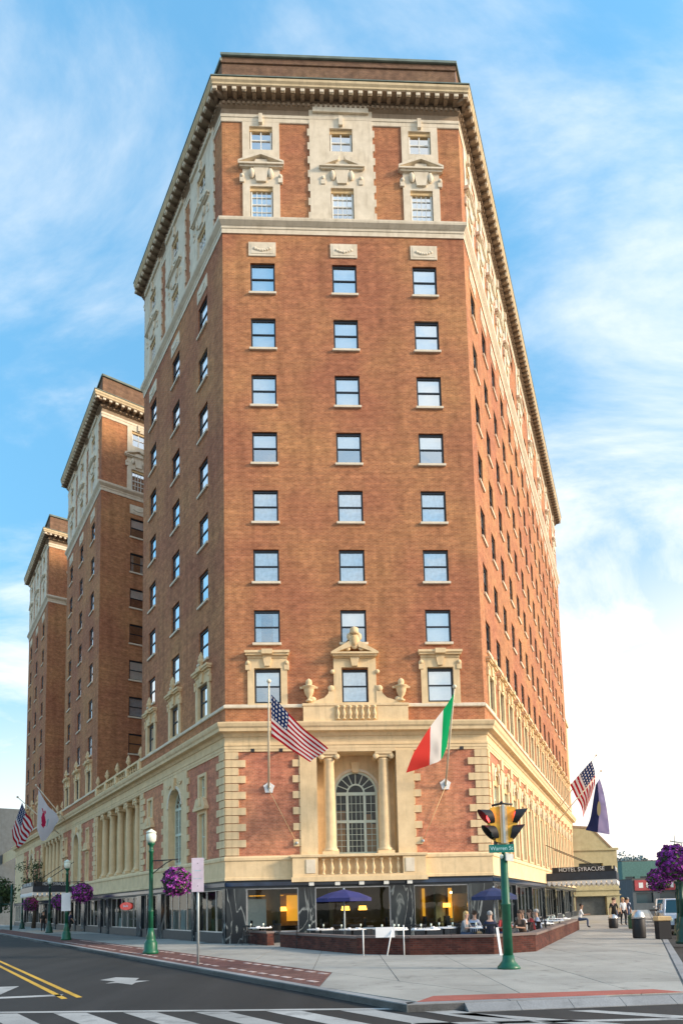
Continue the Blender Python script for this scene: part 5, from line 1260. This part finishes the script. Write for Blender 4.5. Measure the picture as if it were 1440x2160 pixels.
def umbrella(x, y, label, m, r=1.25, z=2.38):
    t = thing('patio_umbrella', label, 'umbrella', (x, y, 0), 0, 'blue patio umbrellas')
    link('pole', MB().tube([(0, 0, 0), (0, 0, z + .05)], .035, M['galv'], 8).mesh('umbrella_pole'), t)
    b = MB(); k = 8; vs = [(0, 0, z)]
    for i in range(k):
        a = 2 * pi * i / k + .2; vs.append((r * .55 * cos(a), r * .55 * sin(a), z - .15)); vs.append((r * cos(a), r * sin(a), z - .36)); vs.append((r * cos(a), r * sin(a), z - .50))
    fs = []
    for i in range(k):
        j = (i + 1) % k; a0, a1, a2, b0, b1, b2 = 1 + 3 * i, 2 + 3 * i, 3 + 3 * i, 1 + 3 * j, 2 + 3 * j, 3 + 3 * j
        fs += [(0, a0, b0), (a0, a1, b1, b0), (a1, a2, b2, b1)]
    b.add(vs, fs, m); link('canopy', b.mesh('umbrella_canopy'), t)
    b = MB()
    for i in range(k): a = 2 * pi * i / k + .2; b.tube([(0, 0, z - .04), (r * .55 * cos(a), r * .55 * sin(a), z - .17), (r * cos(a), r * sin(a), z - .38)], .008, M['galv'], 4)
    link('rib', b.mesh('umbrella_ribs'), t)['kind'] = 'stuff'
    link('base', MB().lathe([(.28, 0), (.28, .06), (.05, .1)], M['black'], seg=14).mesh('umbrella_base'), t)
umbrella(.05, 26.9, 'blue patio umbrella in front of the middle shop window', M['umb'], 1.15, 2.36); umbrella(6.0, 26.2, 'darker blue patio umbrella beside the traffic signal pole', M['umb2'], .95, 2.28)

# white folding stand with a cloth sheet and an easel leg
t = thing('folding_stand', 'white tubular folding stand with a white cloth sheet hung on it by the patio wall', 'stand', (.65, 22.2, 0))
wt = M['white']
for x in (0, 1.36): link('leg', MB().tube([(x, 0, 0), (x, 0, .93 if x == 0 else 1.0)], .022, wt, 6).mesh('leg'), t)
link('top_rail', MB().tube([(0, 0, .92), (1.36, 0, .90)], .022, wt, 6).mesh('top_rail'), t)
link('prop_leg', MB().tube([(.98, .0, .90), (.76, -.35, 0)], .02, wt, 6).mesh('prop_leg'), t)
b = MB().slab([(.42, -.02), (1.06, -.04), (1.06, .03), (.42, .04)], .60, .94, M['cloth']); link('cloth_sheet', b.mesh('cloth_sheet'), t)
t = tag(link('white_board', MB().box(-.25, .25, -.015, .015, 0, .9, wt).mesh('white_board'), None, (5.0, 21.2, 0), 0, (R(-14), 0, R(10))), 'narrow white board leaning behind the traffic signal pole', 'board')
t.scale = (.16, 1, 1)

# ------------------------------------------------------------------ people
SKIN = {'a': mat('fair_skin', (.55, .33, .24), .6, var=.06), 'b': mat('tan_skin', (.36, .20, .13), .6, var=.06)}
CL = {k: mat(k + '_cloth', c, .9, var=.15, scale=9) for k, c in dict(white=(.72, .72, .74), red=(.42, .05, .05), navy=(.02, .025, .06), blue=(.10, .13, .36), pale_blue=(.42, .48, .62), grey=(.22, .24, .27), black=(.018, .018, .02), denim=(.06, .09, .16), brown=(.10, .06, .04), khaki=(.30, .25, .17), green=(.04, .10, .06)).items()}
HAIR = {k: mat(k + '_hair', c, .7, var=.3, scale=20) for k, c in dict(blond=(.50, .34, .15), brown=(.07, .04, .025), black=(.015, .012, .012), grey=(.35, .34, .33)).items()}
def person(x, y, rz, label, pose='sit', skin='a', shirt='white', legs='denim', hair='brown', long_=False, z=0.0, s=1.0, bag=None, group=None, lean=.12):
    """one skinned body over a joint skeleton, materials by limb; faces -Y before turning"""
    t = thing('person', label, 'person', (x, y, z), rz, group); V = []; E = []; Rr = []; B = []
    def j(p, r, par, kind):
        V.append(p); Rr.append(r); B.append(kind)
        if par is not None: E.append((par, len(V) - 1))
        return len(V) - 1
    if pose == 'sit': hz = .50
    else: hz = .93
    ly = -lean
    pel = j((0, 0, hz), .135, None, 'L'); sp = j((0, ly * .3, hz + .2), .125, pel, 'S'); ch = j((0, ly * .7, hz + .40), .14, sp, 'S'); nk = j((0, ly * .95, hz + .55), .055, ch, 'K'); hd0 = j((0, ly * 1.1 - .01, hz + .65), .075, nk, 'K'); hd = j((0, ly * 1.15 - .015, hz + .75), .095, hd0, 'K'); j((0, ly * 1.15, hz + .82), .07, hd, 'K')
    for sx in (-1, 1):
        sh = j((sx * .17, ly * .75, hz + .47), .062, ch, 'S')
        if pose == 'sit': el = j((sx * .25, ly - .08, hz + .22), .045, sh, 'S'); wr = j((sx * .16, ly - .33, hz + .25), .032, el, 'K'); ha = j((sx * .13, ly - .42, hz + .26), .03, wr, 'K')
        else: el = j((sx * .24, ly * .6 + .03 + .05 * sx, hz + .20), .045, sh, 'S'); wr = j((sx * .25, ly - .08 + .09 * sx, hz - .04), .032, el, 'K'); ha = j((sx * .245, ly - .11 + .1 * sx, hz - .13), .03, wr, 'K')
        for q, fx in enumerate((-.02, .0, .02)): j((V[ha][0] + fx * sx, V[ha][1] - (.05 if pose == 'sit' else .01), V[ha][2] - (.01 if pose == 'sit' else .06)), .011, ha, 'K')
        hp = j((sx * .09, 0, hz - .03), .10, pel, 'L')
        if pose == 'sit': kn = j((sx * .13, -.43, hz + .0), .068, hp, 'L'); an_ = j((sx * .13, -.42, .09), .045, kn, 'L'); j((sx * .13, -.56, .04), .04, an_, 'F')
        else: kn = j((sx * .10, -.02 - .10 * sx, .48), .065, hp, 'L'); an_ = j((sx * .10, .02 - .14 * sx + (.1 if sx > 0 else 0), .09), .042, kn, 'L'); j((sx * .10, -.12 - .14 * sx + (.1 if sx > 0 else 0), .04), .04, an_, 'F')
    me = bpy.data.meshes.new('body'); bm = bmesh.new(); sl = bm.verts.layers.skin.verify()
    bv = [bm.verts.new(tuple(c * s for c in p)) for p in V]
    for i, v in enumerate(bv): v[sl].radius = (Rr[i] * s, Rr[i] * s); v[sl].use_root = (i == 0)
    for a, c in E: bm.edges.new((bv[a], bv[c]))
    bm.to_mesh(me); bm.free()
    o = link('body', me, t); o.modifiers.new('skin', 'SKIN')
    sd = o.modifiers.new('sub', 'SUBSURF'); sd.levels = 1; sd.render_levels = 1
    dg = bpy.context.evaluated_depsgraph_get(); ev = bpy.data.meshes.new_from_object(o.evaluated_get(dg)); o.modifiers.clear(); o.data = ev
    ev.materials.clear(); mats = {'K': SKIN[skin], 'S': CL[shirt], 'L': CL[legs], 'F': CL['black']}; order = ['K', 'S', 'L', 'F']
    for k in order: ev.materials.append(mats[k])
    segs = [(Vector(V[a]) * s, Vector(V[c]) * s, B[c]) for a, c in E]
    for p in ev.polygons:
        c = p.center; best = None; bd = 9
        for a, q, k in segs:
            d = q - a; f = max(0, min(1, (c - a).dot(d) / max(d.dot(d), 1e-9))); ds = (c - (a + d * f)).length
            if ds < bd: bd = ds; best = k
        p.material_index = order.index(best); p.use_smooth = True
    # hair, face
    hc = (0, (ly * 1.15 + .015) * s, (hz + .79) * s)
    b = MB(); b.ball(hc, (.098 * s, .105 * s, .10 * s), HAIR[hair], 12, 8)
    if long_: b.ball((0, hc[1] + .05 * s, hc[2] - .14 * s), (.10 * s, .06 * s, .18 * s), HAIR[hair], 10, 7)
    link('hair', b.mesh('hair'), t)
    b = MB(); fy = (ly * 1.15 - .105) * s
    for sx in (-1, 1): b.ball((sx * .032 * s, fy, (hz + .765) * s), .011 * s, M['black'], 6, 4); b.ball((sx * .097 * s, (ly * 1.15) * s, (hz + .745) * s), (.012 * s, .02 * s, .028 * s), SKIN[skin], 6, 4)
    b.ball((0, fy - .012 * s, (hz + .735) * s), (.013 * s, .02 * s, .022 * s), SKIN[skin], 6, 4); b.box(-.022 * s, .022 * s, fy + .005, fy + .012, (hz + .695) * s, (hz + .70) * s, CL['red']); link('face', b.mesh('face'), t)
    if bag: link('bag', MB().box(.22, .36, -.12, .12, .55, .88, CL[bag], bev=.03).mesh('bag'), t)
    return t
GP = 'diners seated at the patio tables'
def seat_person(x, y, rz, label, **k):
    person(x, y, rz, label, 'sit', group=GP, **k)
    cafe_chair(x, y, rz, 'black chair under the ' + label.split(' seated')[0])
seat_person(4.62, 25.5, .9, 'blond diner in grey seated at the left end of the diners', shirt='grey', legs='denim', hair='blond', long_=True)
seat_person(5.15, 26.2, 2.6, 'brown haired diner in pale blue seated behind the blond one', shirt='pale_blue', legs='khaki', hair='brown')
seat_person(5.35, 24.15, 2.9, 'diner in dark navy jacket seated with back to the wall', shirt='navy', legs='black', hair='grey')
seat_person(6.05, 25.0, .1, 'blond woman in red top seated just left of the signal pole', shirt='red', legs='blue', hair='blond', long_=True)
seat_person(6.62, 24.5, -.9, 'dark haired diner in brown seated just right of the signal pole', shirt='brown', legs='black', hair='brown', long_=True, skin='b')
seat_person(6.92, 25.2, -1.3, 'diner in white shirt seated nearest the wall corner', shirt='white', legs='denim', hair='brown')
seat_person(7.42, 25.9, -1.5, 'diner in dark red seated right of the white shirt', shirt='red', legs='black', hair='brown', long_=True)
seat_person(7.98, 26.9, -1.7, 'diner in pale blue shirt seated at the right end of the diners', shirt='pale_blue', legs='khaki', hair='grey')
person(13.35, 37.4, 1.2, 'person in white shirt seated on the far end of the brick patio wall', 'sit', shirt='white', legs='denim', hair='black', z=.13, skin='b')
GW = 'people walking on the right pavement'
for x, y, rz, lb, kw in [(17.0, 41.5, 2.8, 'pedestrian in black walking away nearest the pale building', dict(shirt='black', legs='black', hair='brown')), (17.5, 42.6, .2, 'pedestrian in khaki shirt walking toward the camera', dict(shirt='khaki', legs='denim', hair='brown', bag='black')),
        (18.3, 43.2, .1, 'pedestrian in white shirt in the middle of the walking group', dict(shirt='white', legs='black', hair='blond', long_=True)), (18.9, 44.0, 2.9, 'pedestrian in navy walking away beside the parked cars', dict(shirt='navy', legs='denim', hair='black', skin='b')), (19.6, 45.5, .3, 'pedestrian in pale blue nearest the parked cars', dict(shirt='pale_blue', legs='navy', hair='grey'))]:
    person(x, y, rz, lb, 'stand', group=GW, lean=.04, **kw)
person(-26.9, 59.2, .6, 'dark clothed pedestrian left of the third green lamp', 'stand', shirt='black', legs='black', hair='black', group='people by the left entrance', lean=.03)
person(-23.6, 57.0, 2.4, 'dark clothed pedestrian right of the third green lamp', 'stand', shirt='navy', legs='black', hair='brown', group='people by the left entrance', lean=.03)

# bins and bags on the right pavement
def bin_(x, y, label, m, r=.34, h=1.15):
    t = thing('litter_bin', label, 'bin', (x, y, 0)); link('body', MB().lathe([(r * .9, 0), (r, .06), (r, h * .68), (r * .94, h * .70)], m, seg=16).mesh('bin_body'), t)
    link('dome_lid', MB().lathe([(r * 1.04, h * .70), (r * 1.04, h * .76), (r * .8, h * .92), (r * .35, h), (0, h * 1.01)], M['metal'] if m is M['black'] else m, seg=16).mesh('dome_lid'), t)
bin_(12.75, 28.6, 'black litter bin with shiny dome lid at the pavement edge', M['black'], .27, 1.2)
bin_(15.9, 39.0, 'small black bin left of the walking group', M['black'], .26, .8); bin_(16.5, 37.7, 'squat dark green bin in front of the walking group', CL['green'], .27, .85)
t = thing('utility_cabinet', 'low beige topped dark cabinet beside the domed bin', 'cabinet', (13.3, 27.6, 0)); link('body', MB().box(-.25, .25, -.2, .2, 0, .75, M['black'], bev=.02).mesh('cabinet_body'), t); link('lid', MB().box(-.28, .28, -.23, .23, .75, .95, M['stone_warm'], bev=.03).mesh('cabinet_lid'), t)

# ------------------------------------------------------------------ cars
def car(x, y, rz, label, col, kind='suv', z=-.13):
    t = thing('parked_car', label, 'car', (x, y, z), rz, 'cars parked along the right kerb')
    L_ = 4.7; w = .93; suv = kind == 'suv'; ht = 1.78 if suv else 1.45; bh = 1.0 if suv else .86
    body = [(-2.35, .35), (-2.38, .75), (-2.3, bh), (-1.2 if suv else -1.35, bh + .07), (2.25, bh + .08), (2.35, bh - .1), (2.38, .4), (1.9, .28), (-1.9, .28)]
    b = MB(); lo = []; 
    for (yy, ins) in ((-w, .05), (-w + .05, 0), (w - .05, 0), (w, .05)):
        lo.append([(px_ * (1 - ins * .1), yy, pz - (ins if pz > .7 else -ins)) for px_, pz in body])
    vs = sum(lo, []); n = len(body); fs = [tuple(range(n)), tuple(range(4 * n - 1, 3 * n - 1, -1))]
    for r in range(3):
        for i in range(n): fs.append((r * n + i, (r + 1) * n + i, (r + 1) * n + (i + 1) % n, r * n + (i + 1) % n))
    b.add(vs, fs, col); link('body', b.mesh('car_body'), t)
    x0, x1, x2, x3 = (-1.25, -.55, 2.0, 2.3) if suv else (-1.3, -.45, 1.1, 1.85)
    b = MB(); zt = ht; zb = bh + .05; wi = w - .16
    v = [(x0, -w + .06, zb), (x3, -w + .06, zb), (x3, w - .06, zb), (x0, w - .06, zb), (x1, -wi, zt - .06), (x2, -wi, zt - .06), (x2, wi, zt - .06), (x1, wi, zt - .06)]
    b.add(v, [(0, 1, 5, 4), (1, 2, 6, 5), (2, 3, 7, 6), (3, 0, 4, 7)], M['car_glass']); link('window_band', b.mesh('car_windows'), t)
    b = MB(); b.box(x1 - .03, x2 + .03, -wi - .02, wi + .02, zt - .08, zt, col, bev=.03)
    for s_ in (-1, 1):
        for xx, xt in ((x0, x1), (x3, x2), ((x0 + x3) / 2 - .1, (x1 + x2) / 2)): b.tube([(xx, s_ * (w - .06), zb), (xt, s_ * wi, zt - .05)], .045, col, 5)
    link('roof', b.mesh('car_roof'), t)
    wh = MB().lathe([(.0, -.11), (.22, -.11), (.33, -.09), (.35, -.03), (.35, .05), (.33, .11), (0, .11)], M['tyre'], seg=18, T=Matrix.Rotation(pi / 2, 4, 'X')).mesh('tyre'); rm = MB().lathe([(0, -.12), (.2, -.125), (.21, -.1), (.21, .1), (0, .12)], M['metal'], seg=12, T=Matrix.Rotation(pi / 2, 4, 'X')).mesh('rim')
    for xx in (-1.45, 1.45):
        for s_ in (-1, 1): q = link('wheel', wh, t, (xx, s_ * (w - .08), .35)); link('rim', rm, q)
    for s_ in (-1, 1):
        link('headlight', MB().box(-2.39, -2.3, s_ * .7 - .16, s_ * .7 + .16, .66, .84, M['frost'], bev=.02).mesh('headlight'), t); link('taillight', MB().box(2.3, 2.39, s_ * .76 - .1, s_ * .76 + .1, .7, .95, CL['red'], bev=.02).mesh('taillight'), t)
        link('mirror', MB().box(-.95, -.78, s_ * 1.0 - .09, s_ * 1.0 + .09, bh + .05, bh + .2, col, bev=.03).mesh('mirror'), t)
    link('grille', MB().box(-2.4, -2.3, -.48, .48, .5, .82, M['black'], bev=.02).mesh('grille'), t); link('bumper', MB().box(-2.44, -2.2, -w + .04, w - .04, .3, .5, M['tyre'], bev=.03).mesh('bumper'), t)
    link('number_plate', MB().box(-2.455, -2.44, -.2, .2, .36, .48, M['white']).mesh('number_plate'), t)
    return t
M['car_glass'] = mat('tinted_car_glass', (.02, .06, .08), .06, var=0); M['tyre'] = mat('black_tyre', (.02, .02, .02), .85, var=.1)
pw = mat('pale_blue_white_car_paint', (.50, .58, .70), .25, var=0); ps = mat('silver_car_paint', (.45, .44, .42), .3, var=0, metal=.4); pd = mat('dark_car_paint', (.03, .03, .035), .25, var=0)
kr = R(65.607)
def kp(s, o): p = CR0 + RD * s + nR * o; return p.x, p.y
car(*kp(6.4, 1.0), kr, 'pale blue white van-like car nearest the right edge of the photo', pw, 'suv')
car(*kp(13.5, 1.0), kr, 'silver car parked behind the pale one', ps, 'sedan'); car(*kp(20.5, 1.0), kr, 'dark car parked third along the right kerb', pd, 'sedan'); car(*kp(28, 1.0), kr, 'white car parked farthest along the right kerb', mat('white_car_paint', (.7, .7, .7), .25, var=0), 'suv')

# ------------------------------------------------------------------ background buildings
t = thing('low_building', 'pale yellow low building with sloping parapet at the far end of the right facade', 'building', (25.3, 72.2, 0))
pwm = M['pale_wall']; b = MB()
b.holes(0, 5.0, 0, 7.2, [(.2, 3.6, 0, 2.05), (.75, 3.4, 3.3, 5.7)], pwm, y=0, depth=.5); b.add([(5, 0, 0), (5, 9, 0), (5, 9, 7.2), (5, 0, 7.2)], [(0, 1, 2, 3)], pwm); b.add([(0, 9, 0), (5, 9, 0), (5, 9, 7.2), (0, 9, 7.2)], [(3, 2, 1, 0)], pwm); b.box(0, 5, 0, 9, 7.1, 7.2, pwm)
link('wall', b.mesh('low_wall'), t)
link('parapet', MB().prism([(0, 7.2), (4.4, 7.2), (2.3, 9.6), (0, 9.75)], .0, .5, pwm).mesh('parapet'), t)
b = MB(); b.box(0, 5.15, -.15, 0, 7.1, 7.35, pwm); b.box(5.0, 5.15, -.0, 9, 7.1, 7.35, pwm); b.prism([(0, 9.7), (2.3, 9.55), (4.45, 7.2), (4.6, 7.3), (2.35, 9.75), (0, 9.95)], -.06, .55, M['frieze']); link('coping', b.mesh('low_coping'), t)
link('string_course', MB().box(0, 5.1, -.1, 0, 2.7, 2.9, pwm).box(0, 5.12, -.14, 0, 2.1, 2.25, pwm).mesh('low_string'), t)
link('window', MB().add([(.75, .4, 3.3), (3.4, .4, 3.3), (3.4, .4, 5.7), (.75, .4, 5.7)], [(0, 1, 2, 3)], M['room']).mesh('low_window'), t); link('doorway', MB().add([(.2, .45, 0), (3.6, .45, 0), (3.6, .45, 2.05), (.2, .45, 2.05)], [(0, 1, 2, 3)], M['room']).mesh('low_door'), t)
for i in range(4): link('scroll_bracket', MB().ball((5.1, 1 + i * 2.2, 5.2), (.25, .3, 1.3), pwm, 8, 6).mesh('scroll_bracket'), t)
# shops beyond, down the right street
def far_shop(x, y, w, d, h, wall, label, sign=None, rz=0, rows=1):
    t = thing('shop_building', label, 'building', (x, y, 0), rz)
    n = max(1, int(w / 2.6)); ops_ = [(.5 + i * w / n, .5 + i * w / n + w / n - 1, 1 + r * 3.2, 2.6 + r * 3.2) for i in range(n) for r in range(rows)]
    b = MB().holes(0, w, 0, h, ops_, wall, depth=.3); b.add([(0, 0, 0), (0, d, 0), (0, d, h), (0, 0, h)], [(3, 2, 1, 0)], wall); b.add([(w, 0, 0), (w, d, 0), (w, d, h), (w, 0, h)], [(0, 1, 2, 3)], wall); b.add([(0, d, 0), (w, d, 0), (w, d, h), (0, d, h)], [(3, 2, 1, 0)], wall); link('wall', b.mesh('shop_wall'), t)
    link('roof', MB().box(0, w, 0, d, h, h + .15, M['roof']).mesh('shop_roof'), t)
    for o_ in ops_: link('window', MB().add([(o_[0], .28, o_[2]), (o_[1], .28, o_[2]), (o_[1], .28, o_[3]), (o_[0], .28, o_[3])], [(0, 1, 2, 3)], M['car_glass']).mesh('shop_window'), t)
    if sign: link('sign_board', MB().box(.3, w - .3, -.2, -.02, sign[0], sign[1], sign[2]).mesh('shop_sign'), t)
    return t
M['teal_wall'] = mat('teal_painted_wall', (.10, .22, .20), .8, var=.15); M['sign_red2'] = mat('red_sign_board', (.42, .06, .07), .6, var=.25, scale=1.5)
t = far_shop(44, 100, 7.2, 10, 4.6, M['garage'], 'low shop with a red sign board, left of the purple baskets', (2.9, 4.5, M['sign_red2']))
for i in range(5): link('sign_mark', MB().box(.9 + i * 1.15, 1.55 + i * 1.15, -.22, -.2, 3.3, 4.1, M['white']).mesh('sign_mark'), t)
t = far_shop(51.5, 99, 9, 10, 4.8, M['garage'], 'low shop with a red sign board behind the right edge car', (3.1, 4.8, M['sign_red2']))
for i in range(5): link('sign_mark', MB().box(1.2 + i * 1.45, 1.9 + i * 1.45, -.22, -.2, 3.4, 4.3, M['white']).mesh('sign_mark'), t)
far_shop(52, 122, 22, 12, 8.6, M['teal_wall'], 'teal painted building standing behind the red sign shops', rows=2)
far_shop(72, 105, 14, 14, 9, M['teal_wall'], 'second teal building at the right edge beyond the lamp post', rows=2)
# parking garage at the far left
t = thing('parking_garage', 'grey concrete parking garage with open decks at the far left', 'building', tuple(PL + LD * 98 - INL * 1) + (0,), R(-56.064))
gm_ = M['garage']
for k in range(4): link('deck', MB().box(-60, 8, -2.2, 22, 2.6 + k * 3.3, 4.0 + k * 3.3, gm_).mesh('garage_deck'), t)
for k in range(9): link('column', MB().box(-58 + k * 8, -57.2 + k * 8, -1.9, -1.2, 0, 13.5, gm_).mesh('garage_column'), t)
link('back_wall', MB().box(-60, 8, 8, 8.3, 0, 13.5, M['room']).mesh('garage_back'), t); link('stair_tower', MB().box(8, 10.5, -2.6, 4, 0, 16.5, gm_).box(10.5, 14, -2.4, 4, 0, 18.0, gm_).mesh('garage_stair'), t)
# far traffic light
t = thing('far_traffic_light', 'small dark traffic light glowing red at the far left kerb', 'traffic light', (-33.6, 66.8, 0))
link('pole', MB().tube([(0, 0, 0), (0, 0, 4.6)], .12, M['green_dark'], 8).mesh('far_pole'), t)
link('housing', MB().box(-1.75, -1.05, -.25, .25, 1.7, 3.4, M['green_dark'], bev=.08).mesh('far_housing'), t); link('arm', MB().tube([(0, 0, 2.6), (-1.0, 0, 2.6)], .07, M['green_dark'], 6).mesh('far_arm'), t); link('lens', MB().ball((-1.4, -.32, 2.95), (.24, .12, .24), M['red_lens'], 10, 6).mesh('far_lens'), t)
# trees
def tree(x, y, h, r, label, seed, n=2600, mats=None, trunk=.25, group=None):
    rr = random.Random(seed); t = thing('tree', label, 'tree', (x, y, 0), 0, group); mats = mats or [M['leaf'], M['leaf2']]
    b = MB().tube([(0, 0, 0), (.1, .05, h * .3), (-.1, .1, h * .62)], [trunk, trunk * .7, trunk * .35], M['bark'], 8)
    cl_ = []
    for i in range(11):
        a = rr.uniform(0, 6.28); q = Vector((cos(a) * r * rr.uniform(.2, .72), sin(a) * r * rr.uniform(.2, .72), h * rr.uniform(.42, .88))); cl_.append((q, r * rr.uniform(.28, .5)))
        b.tube([(0, 0, h * rr.uniform(.2, .5)), tuple(q * .6 + Vector((0, 0, h * .2))), tuple(q)], [trunk * .35, trunk * .2, trunk * .08], M['bark'], 5)
    link('trunk', b.mesh('trunk'), t); b = MB()
    for i in range(n):
        q, cr = rr.choice(cl_); d = Vector((rr.gauss(0, 1), rr.gauss(0, 1), rr.gauss(0, .8))).normalized(); p = q + d * cr * rr.uniform(.55, 1.1); s_ = r * .05 * rr.uniform(.6, 1.5)
        nn = (d + Vector((rr.gauss(0, .6), rr.gauss(0, .6), rr.gauss(0, .6) + .3))).normalized(); a = nn.orthogonal().normalized(); c = nn.cross(a)
        b.add([p - a * s_, p - c * s_ * .7, p + a * s_, p + c * s_ * .7], [(0, 1, 2, 3)], rr.choice(mats))
    o = link('crown', b.mesh('crown'), t); return t
tree(-42.0, 79, 6.0, 2.6, 'small green street tree at the far left kerb', 21); tree(-34.0, 72.5, 8.0, 1.8, 'thin street tree with pale leaves behind the left lamps', 22, 900)
M['far_leaf'] = mat('hazy_blue_green_leaf', (.17, .23, .23), .9, var=.3, scale=.3)  # distance haze is put into the leaf colour
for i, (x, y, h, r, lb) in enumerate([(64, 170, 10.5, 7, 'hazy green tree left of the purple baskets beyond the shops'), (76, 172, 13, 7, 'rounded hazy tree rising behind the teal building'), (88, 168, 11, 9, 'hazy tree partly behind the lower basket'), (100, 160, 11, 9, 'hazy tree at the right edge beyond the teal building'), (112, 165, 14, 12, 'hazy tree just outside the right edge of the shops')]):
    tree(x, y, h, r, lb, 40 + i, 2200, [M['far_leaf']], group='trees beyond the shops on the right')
# thin street wire pole at the far right
t = thing('light_mast', 'thin pale light mast with a crossarm at the right edge', 'light mast', (27.0, 52, 0)); link('mast', MB().tube([(0, 0, 0), (0, 0, 6.1)], .05, M['galv'], 6).mesh('mast'), t); link('crossarm', MB().tube([(-.9, 0, 6.2), (0, 0, 6.05), (1.2, 0, 6.0)], .05, M['galv'], 6).mesh('crossarm'), t)
